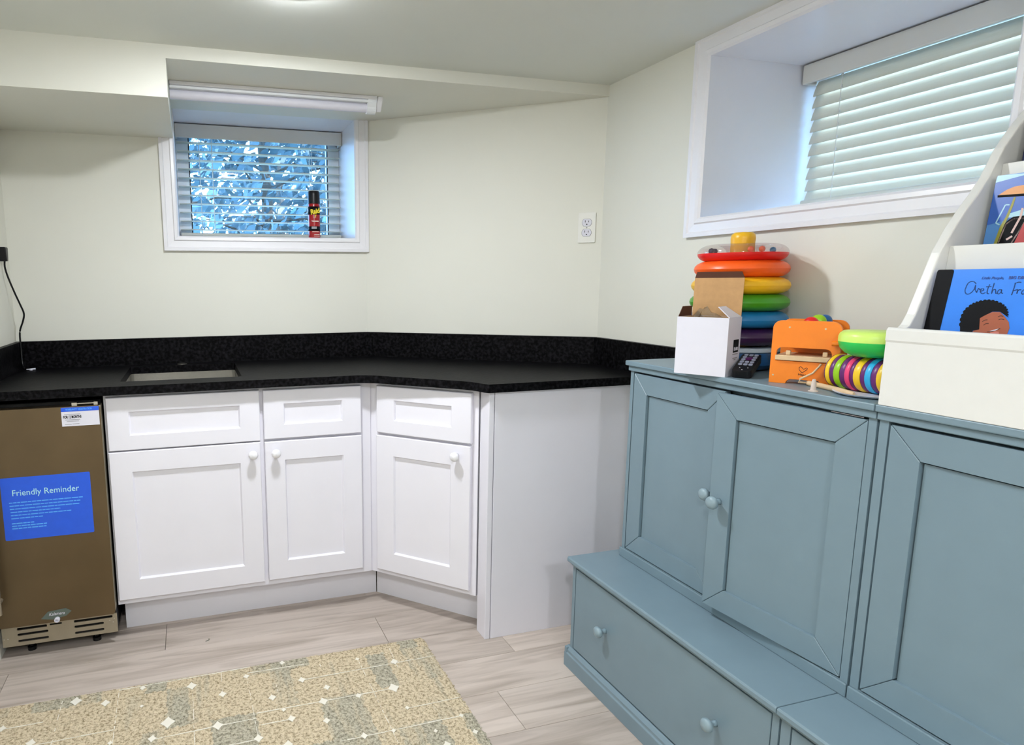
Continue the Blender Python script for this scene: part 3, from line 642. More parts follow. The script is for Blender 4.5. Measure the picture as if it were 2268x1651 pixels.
# open white carton
bx = thing('carton', 'small white carton with its brown lid flap standing open', 'box', CS(0.8509, 0.3522, ZG), math.atan2(-0.8909, 0.4542))
bw, bd_, bh, th = 0.125, 0.090, 0.1465, 0.0018
mb = MB(); mb.box(0, bw, 0, th, 0, bh); mb.box(0, bw, bd_-th, bd_, 0, bh); mb.box(0, th, th, bd_-th, 0, bh); mb.box(bw-th, bw, th, bd_-th, 0, bh); mb.box(th, bw-th, th, bd_-th, 0, th)
obj('carton_body', mb, M['paper'], bx)
obj('carton_lining', MB().box(th, bw-th, th, th+0.0006, th, bh-0.0005).box(th, bw-th, bd_-th-0.0006, bd_-th, th, bh-0.0005).box(th, th+0.0006, th, bd_-th, th, bh-0.0005).box(bw-th-0.0006, bw-th, th, bd_-th, th, bh-0.0005), M['card'], bx)
lid = obj('lid_flap', MB().box(0.002, bw-0.002, -0.0009, 0.0009, 0.0, 0.098), M['card'], bx, loc=(0, bd_-0.001, bh), rot=(-0.035, 0, 0))
obj('lid_tuck', MB().prism([(0.002, 0), (bw-0.002, 0), (bw-0.008, 0.016), (0.008, 0.016)], 'y', -0.0009, 0.0009), M['brown'], lid, loc=(0, 0.0, 0.098), rot=(0.25, 0, 0))
obj('side_flap', MB().prism([(0.004, 0), (bd_-0.004, 0), (bd_*0.78, 0.042), (bd_*0.22, 0.042)], 'x', -0.0008, 0.0008), M['paper'], bx, loc=(bw-0.001, 0, bh), rot=(0, math.radians(-52), 0))
obj('side_flap', MB().prism([(0.004, 0), (bd_-0.004, 0), (bd_*0.85, 0.026), (bd_*0.2, 0.026)], 'x', -0.0008, 0.0008), M['brown'], bx, loc=(0.001, 0, bh), rot=(0, math.radians(8), 0))
pn = obj('print_panel', MB().box(bw, bw+0.0005, 0.042, 0.078, 0.058, 0.090), M['ink'], bx)
text('print_name', 'ELAIR', 0.011, M['paper'], pn, (bw+0.0008, 0.060, 0.0665), (math.pi/2, 0, math.pi/2), bold=0.0003)
pr_ = MB()
for z, a, b_ in ((0.0535, 0.040, 0.077), (0.0435, 0.043, 0.073), (0.0395, 0.052, 0.064)): pr_.box(bw, bw+0.0005, a, b_, z-0.0012, z+0.0012)
obj('print_lines', pr_, M['inkgray'], bx)['kind'] = 'stuff'
# crumpled clear bag in the carton
rb = random.Random(3); gx, gy = 13, 11; vs = []; fs = []
for j in range(gy):
    for i in range(gx):
        u, v = i/(gx-1), j/(gy-1); e_ = 1-(2*u-1)**4*0.8; f_ = 1-(2*v-1)**4
        vs.append((0.006+u*(bw-0.012), 0.006+v*(bd_-0.016), bh-0.045 + (0.058*math.exp(-((u-0.30)**2+(v-0.62)**2)*9) + 0.035*math.exp(-((u-0.72)**2+(v-0.72)**2)*10))*e_*f_ + rb.uniform(-0.009, 0.009)))
for j in range(gy-1):
    for i in range(gx-1): fs.append((j*gx+i, j*gx+i+1, (j+1)*gx+i+1, (j+1)*gx+i))
tag(obj('plastic_bag', MB().add(vs, fs), M['film'], loc=bx.location, rot=bx.rotation_euler), 'crumpled clear plastic bag sticking out of the white carton', 'plastic bag')

# ring stacker
rs = thing('ring_stacker', 'tall rainbow ring stacking toy behind the white carton', 'toy', CS(0.820, 0.130, ZG), RC)
obj('base', MB().lathe([(0.060, 0.0), (0.088, 0.004), (0.108, 0.018), (0.112, 0.034), (0.110, 0.050)], 48), M['base_blue'], rs, smooth='auto')
obj('base_plate', MB().lathe([(0.110, 0.0505), (0.113, 0.053), (0.113, 0.060), (0.110, 0.063), (0.0, 0.063)], 48), M['pale_blue'], rs, smooth='auto')
obj('post', MB().lathe([(0.040, 0.063), (0.034, 0.2), (0.029, 0.335), (0.030, 0.348), (0.0285, 0.358), (0.022, 0.364), (0.0, 0.366)], 32), M['yellow'], rs, smooth='auto')
def ring(name, R, zc, m, a0=0, a1=360, n=18, hw=0.036, hh=0.0224, parent=rs):
    prof = [(R-hw+hw*math.cos(math.radians(a0+(a1-a0)*i/n)), zc+hh*math.sin(math.radians(a0+(a1-a0)*i/n))) for i in range(n+1)]
    mb = MB(); nn = 56; vs = []; fs = []
    for r, h in prof:
        for i in range(nn): a = 2*math.pi*i/nn; vs.append((r*math.cos(a), r*math.sin(a), h))
    for k_ in range(len(prof)-1):
        for i in range(nn): j = (i+1) % nn; fs.append((k_*nn+i, k_*nn+j, (k_+1)*nn+j, (k_+1)*nn+i))
    return obj(name, mb.add(vs, fs), m, parent, smooth=True)
for nm, R, zc, mm in (('purple', 0.1195, 0.0905, 'purple'), ('blue', 0.1210, 0.1355, 'teal'), ('green', 0.1210, 0.1800, 'green'), ('yellow', 0.1195, 0.2240, 'yellow'), ('orange', 0.1150, 0.2675, 'orange_plastic')):
    tag(ring('ring', R, zc, M[mm]), nm+' plastic ring', None)
rr = ring('ring', 0.1085, 0.309, M['red'], 180, 360, hh=0.0225); tag(rr, 'red and clear rattle ring')
obj('ring_floor', MB().lathe([(0.040, 0.3080), (0.106, 0.3080), (0.106, 0.3090), (0.040, 0.3090), (0.040, 0.3080)], 48), M['red'], rr)
ring('clear_shell', 0.1090, 0.3095, M['clear'], 0, 180, hh=0.0235, parent=rr)
for a, mm in ((200, 'purple'), (228, 'purple'), (330, 'orange_plastic'), (352, 'orange_plastic'), (120, 'yellow'), (60, 'teal')):
    obj('bead', MB().lathe([(0.0, -0.008), (0.006, -0.0055), (0.008, 0.0), (0.006, 0.0055), (0.0, 0.008)], 10, (0.074*math.cos(math.radians(a)), 0.074*math.sin(math.radians(a)), 0.3175)), M[mm], rr, smooth=True)

# remote
rm = thing('remote_control', 'black remote control lying between the carton and the orange toy', 'remote control', CS(0.988, 0.272, ZG), math.radians(33))
rm.rotation_euler = (0, -0.27, math.radians(33))
obj('shell', MB().prism(rrect(0.0, 0.120, -0.022, 0.022, 0.010), 'z', 0.0, 0.019), M['black'], rm, bevel=0.005)
for i in range(5):
    for j in range(3):
        if i in (2, 3) and j == 1: continue
        obj('button', MB().prism(rrect(0.040+i*0.016, 0.050+i*0.016, -0.016+j*0.0115, -0.007+j*0.0115, 0.003, 3), 'z', 0.0185, 0.0208), M['button'], rm)
obj('navigation_pad', MB().lathe([(0.009, 0.0185), (0.009, 0.0205), (0.0, 0.021)], 18, (0.085, 0, 0)), M['violet'], rm)
for x, y in ((0.024, -0.010), (0.024, 0.008), (0.010, 0.0)): obj('dot', MB().lathe([(0.002, 0.0188), (0.0, 0.0198)], 8, (x, y, 0)), M['paper'], rm)

# orange pounding bench
pbz = math.radians(-60)
pb = thing('pounding_bench', 'orange wooden pounding bench toy with coloured balls on top', 'toy', CS(1.0544, 0.2572, ZG), pbz)
PWd, PHt = 0.134, 0.146
outl = [(0.0, 0.0), (0.034, 0.0), (0.036, 0.006), (0.042, 0.011), (0.098, 0.011), (0.104, 0.006), (0.106, 0.0), (PWd-0.002, 0.0), (PWd, 0.06)] + arc(PWd-0.020, PHt-0.020, 0.020, 0, 90, 6) + arc(0.018, PHt-0.018, 0.018, 90, 180, 6)
slot = [(0.0105, 0.053), (0.119, 0.053), (0.119, 0.070)] + arc(0.107, 0.072, 0.012, 0, 90, 5) + arc(0.0225, 0.072, 0.012, 90, 180, 5)
obj('front_panel', MB().prism(outl, 'y', 0.0, 0.010, [slot]), M['orange'], pb, bevel=0.0015)
obj('back_panel', MB().prism(outl, 'y', 0.088, 0.098), M['orange'], pb, bevel=0.0015)
obj('chute_shadow_board', MB().box(0.012, 0.122, 0.011, 0.087, 0.088, 0.093), M['orange'], pb)
obj('spacer_dowel', MB().tube([(0.030, 0.010, 0.128), (0.030, 0.088, 0.128)], 0.006, 12).tube([(0.104, 0.010, 0.128), (0.104, 0.088, 0.128)], 0.006, 12), M['wood'], pb)
obj('xylophone_board', MB().box(0.010, 0.1185, -0.006, 0.086, 0.0545, 0.066), M['wood'], pb, bevel=0.0015)
for x in (0.029, 0.101): obj('bar_post', MB().box(x, x+0.009, 0.004, 0.014, 0.066, 0.077), M['wood'], pb, bevel=0.0015)
obj('side_peg', MB().tube([(0.118, -0.004, 0.0985), (0.146, -0.004, 0.0985)], 0.0055, 12), M['orange'], pb, smooth='auto')
for x, z in ((0.0335, 0.1305), (0.103, 0.1295), (0.008, 0.018)): obj('screw', MB().lathe([(0.0022, 0.0), (0.0, -0.0006)], 10, (x, 0.0, z), 'y'), M['wood'], pb)
hp = [(0.000, -0.008), (-0.0065, -0.001), (-0.0068, 0.0045), (-0.0035, 0.0065), (0.0, 0.003), (0.0025, 0.0005), (0.0075, 0.0045), (0.0095, 0.003), (0.0085, 0.0), (0.004, -0.004), (0.0, -0.008)]
obj('heart_mark', MB().ribbon([(0.066+x, 0.0355+z) for x, z in hp], 0.0013, 0.0, 0.0004), M['brown'], pb)
text('maker_text', 'Hape', 0.0075, M['brown'], pb, (0.066, -0.0005, 0.0235))
def ball(name, label, r, loc, m, cat='ball', group=None):
    n = 12; prof = [(r*math.sin(math.pi*i/n), -r*math.cos(math.pi*i/n)) for i in range(n+1)]
    o = obj(name, MB().lathe(prof, 24), M[m], loc=loc, smooth=True); return tag(o, label, cat, group)
Rz = Matrix.Rotation(pbz, 3, 'Z')
for nm, x, y, r, zt, mm in (('red', 0.069, 0.028, 0.016, 0.1545, 'red'), ('lime green', 0.079, 0.051, 0.016, 0.1590, 'apple'), ('dark teal', 0.087, 0.074, 0.0155, 0.1585, 'base_blue')):
    p = Vector(pb.location) + Rz @ Vector((x, y, zt-r)); 
    ball('wooden_ball', nm+' wooden ball sitting in the top of the orange bench toy', r, p, mm, 'ball', 'balls in the pounding bench')
# mallet with cord
ml = thing('toy_mallet', 'pale wooden toy mallet stick lying in front of the orange bench', 'mallet', CS(1.1262, 0.2200, ZG))
o0 = Vector(CS(1.1262, 0.2200, ZG)); p1 = Vector(CS(1.2608, 0.2560, ZG)) - o0
obj('stick', MB().tube([Vector((0, 0, 0.0062)), p1*0.3+Vector((0, 0, 0.0062)), p1*0.7+Vector((0, 0, 0.006)), p1*0.95+Vector((0, 0, 0.005)), p1+Vector((0, 0, 0.005))], [0.0062, 0.0060, 0.0055, 0.0048, 0.0028], 12), M['wood'], ml, smooth='auto')
B_ = lambda x, y, z: Vector(pb.location) + Rz @ Vector((x, y, z)) - o0
obj('cord', MB().tube([Vector((0, 0, 0.006)), B_(0.064, -0.016, 0.008), B_(0.066, -0.014, 0.016), B_(0.076, -0.010, 0.022), B_(0.088, -0.008, 0.030), B_(0.099, -0.007, 0.046), B_(0.102, -0.0075, 0.052)], 0.0022, 8), M['wood'], ml, smooth='auto')
pg = MB().lathe([(0.0095, 0.0), (0.0095, 0.0015), (0.0058, 0.003), (0.0048, 0.018), (0.0034, 0.026), (0.0, 0.0275)], 16)
tag(obj('rubber_peg', pg, M['rubber'], loc=CS(1.1885, 0.279, ZG), smooth='auto'), 'tiny pale rubber cone peg standing on the gray cabinet top', 'peg')
# striped roller on a white saucer
sa = MB().lathe([(0.050, 0.0), (0.062, 0.003), (0.066, 0.006), (0.064, 0.006), (0.05, 0.003), (0.0, 0.003)], 36)
tag(obj('saucer', sa, M['paper'], loc=CS(1.262, 0.213, ZG), smooth='auto'), 'white plastic saucer under the striped roller toy', 'saucer')
ro = thing('striped_roller', 'rainbow striped roller toy beside the white book rack', 'toy', CS(1.170, 0.200, ZG+0.003), RC)
zr = 0.0375; x = 0.0
for mm, w_ in (('violet', 0.006), ('lemon', 0.009), ('violet', 0.010), ('apple', 0.013), ('violet', 0.012), ('pink', 0.010), ('violet', 0.009), ('lemon', 0.014), ('violet', 0.010), ('cyan', 0.012), ('violet', 0.012), ('lemon', 0.012), ('violet', 0.010), ('apple', 0.012)):
    dR = -0.0012 if mm == 'violet' else 0.0
    e_ = -0.006 if x == 0 else 0.0
    obj('stripe_disc', MB().lathe([(0.0, x), (0.0362+dR+e_, x), (0.0375+dR+e_*0.5, x+w_*0.22), (0.0375+dR, x+w_*0.78), (0.0362+dR, x+w_), (0.0, x+w_)], 32, (0, 0, zr), 'x'), M[mm], ro, smooth='auto'); x += w_
gt = thing('green_rattle', 'two-tone lime and green rounded toy resting on the striped roller', 'toy', CS(1.2480, 0.200, ZG+0.0785))
obj('lower_shell', MB().lathe([(0.0, 0.0), (0.032, 0.0005), (0.048, 0.007), (0.058, 0.018), (0.0615, 0.030), (0.0615, 0.0315)], 40), M['kelly'], gt, smooth='auto')
obj('upper_shell', MB().lathe([(0.0615, 0.0315), (0.0615, 0.042), (0.059, 0.049), (0.053, 0.0535), (0.0, 0.054)], 40), M['lime'], gt, smooth='auto')
ball('toy_ball', 'rust brown ball behind the green rounded toy', 0.066, CS(1.262, 0.070, ZG+0.066), 'rust')

# ---------------------------------------------------------------- book rack
bk = thing('book_rack', 'white tiered book display rack standing on the gray cabinets', 'book rack', CS(1.343, 0, ZG), RC)
z = lambda h: h-ZG
prof = [(-0.002, 0.0), (-0.284, 0.0), (-0.284, z(1.138)), (-0.268, z(1.150)), (-0.256, z(1.170)), (-0.238, z(1.215)), (-0.211, z(1.284)), (-0.186, z(1.325)), (-0.159, z(1.362)), (-0.132, z(1.393)), (-0.108, z(1.425)), (-0.079, z(1.479)), (-0.045, z(1.522)), (-0.010, z(1.557)), (-0.002, z(1.562))]
RWd = 0.70
side_me = None
for xx in (0.0, RWd-0.018): obj('side_panel', MB().prism(prof, 'x', xx, xx+0.018), M['white'], bk, bevel=0.0025)
obj('front_panel', MB().prism([(-0.300, 0.0), (-0.2845, 0.0), (-0.2845, z(1.143)), (-0.2875, z(1.1455)), (-0.2965, z(1.1455)), (-0.300, z(1.141)), (-0.3005, z(1.122)), (-0.2985, z(1.118))], 'x', -0.001, RWd), M['white'], bk, bevel=0.0015)
obj('back_panel', MB().box(0.018, RWd-0.018, -0.012, -0.002, 0.0, z(1.55)), M['white'], bk)
def board(name, a, b_, th):
    a, b_ = Vector(a), Vector(b_); d = (b_-a).normalized(); n_ = Vector((d.y, -d.x))*th
    obj(name, MB().prism([tuple(a), tuple(b_), tuple(b_+n_), tuple(a+n_)], 'x', 0.018, RWd-0.018), M['white'], bk, bevel=0.0012)
board('tier_panel', (-0.213, z(1.012)), (-0.190, z(1.296)), 0.012)
board('tier_panel', (-0.098, z(1.188)), (-0.078, z(1.449)), 0.012)
obj('tier_shelf', MB().box(0.018, RWd-0.018, -0.284, -0.012, 0.0, 0.012), M['white'], bk)
obj('tier_shelf', MB().box(0.018, RWd-0.018, -0.186, -0.012, z(1.176), z(1.187)), M['white'], bk)
obj('tier_shelf', MB().box(0.018, RWd-0.018, -0.072, -0.012, z(1.335), z(1.345)), M['white'], bk)
def poly(name, pts, m, parent, lift): return obj(name, MB().prism(pts, 'y', -lift-0.0003, -lift), m, parent)
def book(label, s0, o0, zz, o1, z1, w, th, m):
    lean = math.atan2(o0-o1, z1-zz)
    t = thing('picture_book', label, 'book', CS(s0, o0, zz), RC, group=None); t.rotation_euler = (-lean, 0, RC)
    h = math.hypot(o0-o1, z1-zz)
    obj('cover', MB().prism(rrect(0, w, 0, h, 0.003, 2), 'y', 0.0, 0.003), m, t)
    obj('pages', MB().box(0.003, w-0.003, 0.003, th-0.003, 0.002, h-0.002), M['paper'], t)
    obj('back_cover', MB().prism(rrect(0, w, 0, h, 0.003, 2), 'y', th-0.003, th), m, t)
    return t, h
b1, h1 = book('bright blue picture book with a smiling curly-haired portrait, lowest rack tier', 1.3675, 0.257, 1.0105+0.0195, 0.222, 1.252, 0.185, 0.011, M['book_blue'])
poly('spine_strip', rrect(-0.0005, 0.0272, 0, h1, 0.004, 3), M['ink'], b1, 0.0002)
def strokes(name, ls, wd, m, parent, lift=0.0):
    mb = MB()
    for l in ls:
        q = []
        pp = [Vector((a, b_)) for a, b_ in l]
        for i in range(len(pp)-1):
            a, b_, c_, d_ = pp[max(i-1, 0)], pp[i], pp[i+1], pp[min(i+2, len(pp)-1)]
            for k_ in range(4):
                u = k_/4; q.append(tuple(0.5*((2*b_) + (c_-a)*u + (2*a-5*b_+4*c_-d_)*u*u + (3*b_-a-3*c_+d_)*u**3)))
        q.append(tuple(pp[-1])); mb.ribbon(q, wd, 0.0, lift)
    return obj(name, mb, m, parent)
title = [[(0.0668,0.1986),(0.0619,0.2027),(0.0551,0.2009),(0.0524,0.1922),(0.0525,0.1851),(0.0559,0.1805),(0.0613,0.1817),(0.0658,0.1888),(0.0666,0.1969),(0.0674,0.1888),(0.0711,0.183)],
 [(0.0711,0.183),(0.072,0.1905),(0.0739,0.1888),(0.0776,0.19)], [(0.0756,0.1854),(0.0802,0.1872),(0.0795,0.19),(0.0763,0.1888),(0.0763,0.1842),(0.0804,0.1814),(0.0843,0.1838)],
 [(0.0877,0.198),(0.0862,0.1889),(0.0871,0.1821),(0.0901,0.1816)], [(0.0828,0.1935),(0.0909,0.1941)], [(0.0939,0.2003),(0.0932,0.189),(0.0935,0.1816),(0.0946,0.1879),(0.0978,0.1885),(0.0996,0.1823),(0.1019,0.1829)],
 [(0.1074,0.188),(0.1036,0.1885),(0.1015,0.1845),(0.1037,0.1812),(0.1067,0.1846),(0.1069,0.1885),(0.1074,0.1835),(0.11,0.1824)], [(0.1240,0.1997),(0.1235,0.1892),(0.1227,0.1793)], [(0.1227,0.1992),(0.1282,0.2014),(0.1319,0.2008)], [(0.1239,0.187),(0.1298,0.1893)],
 [(0.1295,0.1885),(0.1295,0.1821),(0.1296,0.186),(0.1317,0.1888),(0.1345,0.1882)],
 [(0.1415,0.188),(0.1377,0.1885),(0.1356,0.1845),(0.1378,0.1812),(0.1408,0.1846),(0.1410,0.1885),(0.1415,0.1835),(0.144,0.1824)], [(0.1455,0.1885),(0.1455,0.182),(0.148,0.1885),(0.1500,0.188),(0.1505,0.182)], [(0.1535,0.2),(0.1530,0.182)], [(0.1530,0.185),(0.156,0.189)], [(0.1540,0.186),(0.157,0.182)], [(0.1595,0.2),(0.1590,0.182)], [(0.1625,0.1885),(0.1625,0.182)], [(0.1655,0.1885),(0.1655,0.182),(0.168,0.1885),(0.170,0.188),(0.1705,0.182)]]
strokes('title_lettering', title, 0.0018, M['book_navy'], b1)
text('series_text', 'Little People,', 0.0068, M['navy_line'], b1, (0.0730, -0.0004, 0.2085), align='LEFT', shear=0.3, sx=0.92)
text('series_text', 'BIG DREAMS', 0.0068, M['navy_line'], b1, (0.1129, -0.0004, 0.2087), align='LEFT', bold=0.0002)
# portrait (simple stand-in)
hair = [(0.0586,0.1217),(0.0569,0.1393),(0.0603,0.1524),(0.0685,0.1621),(0.0775,0.167),(0.0896,0.1701),(0.1015,0.1687),(0.113,0.1634),(0.12,0.157),(0.1237,0.1482),(0.1244,0.1404)]
curl = []
for i in range(len(hair)-1):
    a, b_ = Vector(hair[i]), Vector(hair[i+1]); d = b_-a; n_ = Vector((-d.y, d.x)).normalized()
    for k_ in range(6): q = k_/6; curl.append(tuple(a+d*q+n_*0.0022*abs(math.sin(q*2*math.pi))))
poly('portrait_hair', curl + [(0.1128,0.1511),(0.1015,0.1506),(0.0897,0.1421),(0.0855,0.1384),(0.0886,0.119),(0.0793,0.1161),(0.0793,0.09),(0.0620,0.09),(0.0605,0.1121)], M['ink'], b1, 0.0005)
poly('portrait_face', [(0.0848,0.1396),(0.1016,0.1501),(0.1129,0.1505),(0.1212,0.1425),(0.1285,0.134),(0.1315,0.1241),(0.1302,0.1124),(0.127,0.10),(0.118,0.09),(0.0789,0.09),(0.0789,0.1131),(0.0803,0.1161),(0.0886,0.119)], M['skin'], b1, 0.0002)
strokes('portrait_lines', [[(0.0905,0.1325),(0.0935,0.1355),(0.0975,0.1362)], [(0.0935,0.1265),(0.0965,0.1295),(0.1005,0.13)], [(0.1115,0.1420),(0.1150,0.1440),(0.1190,0.1432)], [(0.1135,0.1370),(0.117,0.1388),(0.1215,0.1375)], [(0.1010,0.1155),(0.1090,0.1172),(0.1190,0.1225)]], 0.0013, M['brown'], b1, 0.0006)
poly('portrait_teeth', [(0.1045,0.1168),(0.1100,0.1196),(0.1170,0.1222),(0.1130,0.1185)], M['paper'], b1, 0.0006)
poly('portrait_mouth', [(0.1060,0.1150),(0.1120,0.1172),(0.1180,0.1172),(0.1190,0.112),(0.107,0.111)], M['lips'], b1, 0.0004)
b2_, h2 = book('picture book with an orange-canopied red and black tractor, middle rack tier', 1.371, 0.130, 1.200-0.0125, 0.105, 1.424, 0.20, 0.008, M['mid_sky'])
D2 = 0.0125
def P2(l): return [(a, b_+D2) for a, b_ in l]
poly('sky_band', P2([(0.0, 0.1750), (0.20, 0.20), (0.20, 0.2250), (0.0, 0.2180)]), M['sky_blue'], b2_, 0.0001)
poly('sky_band', P2([(0.0, 0.135), (0.06, 0.150), (0.20, 0.16), (0.20, 0.2), (0.0, 0.178)]), M['sky_blue'], b2_, 0.0002)
poly('cloud_band', P2([(0.0015, 0.2255), (0.0404, 0.2235), (0.20, 0.2235), (0.20, 0.212), (0.0417, 0.2201), (0.0, 0.2128)]), M['pale_sky'], b2_, 0.0003)
poly('cloud_band', P2([(0.030, 0.153), (0.055, 0.160), (0.12, 0.162), (0.12, 0.15), (0.055, 0.146), (0.032, 0.146)]), M['pale_sky'], b2_, 0.0003)
poly('canopy', P2([(0.0084, 0.1885), (0.0137, 0.1928), (0.0206, 0.1975), (0.0313, 0.2017), (0.0449, 0.2026), (0.0900, 0.2026), (0.100, 0.187), (0.0480, 0.1860)]), M['umber'], b2_, 0.0004)
poly('canopy_rim', P2([(0.0082, 0.1849), (0.0075, 0.1890), (0.0478, 0.1872), (0.10, 0.188), (0.10, 0.184), (0.0486, 0.1828)]), M['ink'], b2_, 0.0006)
poly('canopy_post', P2([(0.0339, 0.1823), (0.0317, 0.168), (0.0277, 0.1481), (0.022, 0.1316), (0.0177, 0.1014), (0.0160, 0.09), (0.021, 0.09), (0.0227, 0.1011), (0.0272, 0.13), (0.0318, 0.1466), (0.0356, 0.1676), (0.0368, 0.182)]), M['olive'], b2_, 0.0005)
strokes('side_mirror', [P2([(0.0296, 0.1694), (0.0232, 0.1701)]), P2([(0.0232, 0.1701), (0.0139, 0.138)]), P2([(0.0139, 0.138), (0.0206, 0.134)])], 0.0022, M['pale_sky'], b2_, 0.0007)
poly('tractor_body', P2([(0.0200, 0.09), (0.0228, 0.1006), (0.0283, 0.1344), (0.0319, 0.1409), (0.0394, 0.147), (0.0549, 0.1477), (0.12, 0.147), (0.12, 0.09)]), M['ink'], b2_, 0.0006)
strokes('body_line', [P2([(0.0246, 0.1016), (0.0303, 0.1343)]), P2([(0.0303, 0.1343), (0.0411, 0.1429), (0.0558, 0.1426), (0.11, 0.1426)]), P2([(0.0450, 0.100), (0.0590, 0.138)])], 0.0022, M['blush'], b2_, 0.0009)
strokes('lever', [P2([(0.0508, 0.1614), (0.0505, 0.1459)]), P2([(0.0505, 0.1459), (0.042, 0.1175)]), P2([(0.036, 0.106), (0.044, 0.112)])], 0.0035, M['blush'], b2_, 0.0010)
poly('tractor_hood', P2([(0.0488, 0.0980), (0.0574, 0.1342), (0.1000, 0.1342), (0.1000, 0.0980)]), M['cherry'], b2_, 0.0008)
book('dark navy picture book at the back of the top rack tier', 1.374, 0.060, 1.346, 0.040, 1.545, 0.19, 0.010, M['book_navy'])

# ---------------------------------------------------------------- rug
rg = thing('area_rug', 'beige patterned low-pile rug with white diamonds on the plank floor', 'rug', (0, 0, 0))
RX0, RX1, RY0, RY1 = -1.40, -0.041, -2.75, -0.874
nx, ny = 300, 300; rr_ = random.Random(11); vs = []; fs = []
ys = [RY1 + (RY0-RY1)*((j/ny)**1.6) for j in range(ny+1)]
for j in range(ny+1):
    for i in range(nx+1):
        e_ = min(i, nx-i, 3)/3.0 if True else 1
        ed = 1.0 if 1 < i < nx-1 and 1 < j < ny-1 else 0.3
        jx = rr_.uniform(-0.004, 0.004) if i in (0, nx) or j in (0, ny) else 0
        vs.append((RX0+(RX1-RX0)*i/nx + (jx if i in (0, nx) else 0), ys[j] + (jx*0.6 if j in (0, ny) else 0), (0.0015 if (i in (0, nx) or j in (0, ny)) else 0.0085*ed + rr_.uniform(-0.0016, 0.0016))))
for j in range(ny):
    for i in range(nx): a = j*(nx+1)+i; fs.append((a, a+nx+1, a+nx+2, a+1))
obj('pile', MB().add(vs, fs), M['rug'], rg)
DM = [(-0.535,-0.886,0.008),(-0.653,-0.927,0.008),(-0.295,-0.937,0.006),(-0.183,-0.987,0.011),(-0.488,-0.996,0.01),(-0.421,-1.056,0.009),(-0.818,-0.928,0.013),(-0.962,-0.894,0.008),(-0.729,-0.997,0.01),(-1.148,-0.905,0.014),(-1.063,-0.939,0.011),(-0.959,-0.985,0.005),(-0.587,-1.057,0.01),(-0.444,-1.119,0.012),(-0.338,-1.124,0.008),(-0.226,-1.118,0.015),(-0.562,-1.123,0.006),(-0.216,-1.219,0.006),(-0.883,-1.083,0.017),(-0.546,-1.168,0.01),(-0.452,-1.206,0.009),(-0.079,-1.296,0.006),(-0.748,-1.138,0.013),(-0.922,-1.14,0.01),(-0.644,-1.223,0.011),(-0.366,-1.297,0.009),(-0.283,-1.3,0.006),(-0.172,-1.335,0.005),(-0.069,-1.37,0.007),(-1.236,-1.062,0.011),(-1.03,-1.124,0.006),(-0.57,-1.27,0.011),(-0.162,-1.394,0.009),(-1.326,-0.975,0.009)]
HL = [(-1.39,-0.978,-1.222,-0.977),(-1.031,-0.884,-0.638,-0.878),(-0.648,-0.91,-0.467,-0.914),(-0.488,-0.996,-0.047,-0.992),(-0.638,-1.115,-0.223,-1.119),(-0.213,-1.22,-0.048,-1.218),(-1.236,-1.073,-1.027,-1.069),(-0.916,-1.142,-0.641,-1.136),(-0.632,-1.169,-0.543,-1.169),(-0.728,-1.226,-0.64,-1.226),(-0.434,-1.298,-0.075,-1.296)]
VL = [(-1.187,-0.893,-1.177,-1.25),(-1.03,-0.885,-1.02,-1.25),(-0.815,-0.956,-0.808,-1.35),(-0.728,-0.88,-0.729,-0.982),(-0.651,-0.93,-0.644,-1.22),(-0.568,-0.984,-0.567,-1.032),(-0.417,-0.902,-0.42,-0.98),(-0.293,-0.94,-0.284,-1.40),(-0.176,-0.906,-0.182,-1.04)]
rd = random.Random(5)
for k_ in range(46):
    DM.append((rd.uniform(-1.36, -0.08), rd.uniform(-2.7, -1.42), rd.uniform(0.006, 0.016)))
for k_ in range(14): yy = rd.uniform(-2.7, -1.40); xx = rd.uniform(-1.38, -0.5); HL.append((xx, yy, min(xx+rd.uniform(0.2, 0.5), -0.05), yy+0.003))
for xx in (-1.187, -1.02, -0.808, -0.60, -0.284): VL.append((xx, -1.45, xx+0.004, -2.7))
dm_ = MB().prism([(0, 1.25), (-0.42, 0.58), (-1.0, 0), (-0.42, -0.58), (0, -1.25), (0.42, -0.58), (1.0, 0), (0.42, 0.58)], 'z', 0.0, 0.0022).mesh('diamond')
for x, y, r in DM:
    o = obj('diamond', dm_, M['rug_white'], rg, loc=(x, y, 0.0090), rot=(0, 0, rd.uniform(-0.15, 0.15))); o.scale = (r*1.2, r*1.2, 1)
lm = MB()
for x0, y0, x1, y1 in HL:
    n_ = max(2, int(abs(x1-x0)/0.02))
    for i in range(n_): a, b_ = i/n_, (i+1)/n_; lm.box(x0+(x1-x0)*a, x0+(x1-x0)*b_, y0+(y1-y0)*a-0.0011+rd.uniform(-.0007, .0007), y0+(y1-y0)*a+0.0011+rd.uniform(-.0007, .0007), 0.0085, 0.0104)
for x0, y0, x1, y1 in VL:
    n_ = max(2, int(abs(y1-y0)/0.012))
    for i in range(n_):
        if rd.random() < 0.35: continue
        a, b_ = i/n_, (i+1)/n_; lm.box(x0+(x1-x0)*a-0.0007+rd.uniform(-.0006, .0006), x0+(x1-x0)*a+0.0007+rd.uniform(-.0006, .0006), y0+(y1-y0)*a, y0+(y1-y0)*b_, 0.0085, 0.0104)
obj('woven_lines', lm, M['rug_white'], rg)['kind'] = 'stuff'
sc = thing('screw_bit', 'tiny metal screw left on the floor boards in front of the wide cabinet', 'screw', (-0.765, -0.660, 0), 0.6)
obj('shank', MB().tube([(-0.008, 0, 0.0025), (0.006, 0, 0.0022)], [0.0015, 0.0020], 8), M['steel'], sc)
obj('head', MB().lathe([(0.0, 0.0), (0.0035, 0.0), (0.0025, 0.002), (0.0, 0.002)], 10, (0.006, 0, 0.0036), 'x'), M['steel'], sc)

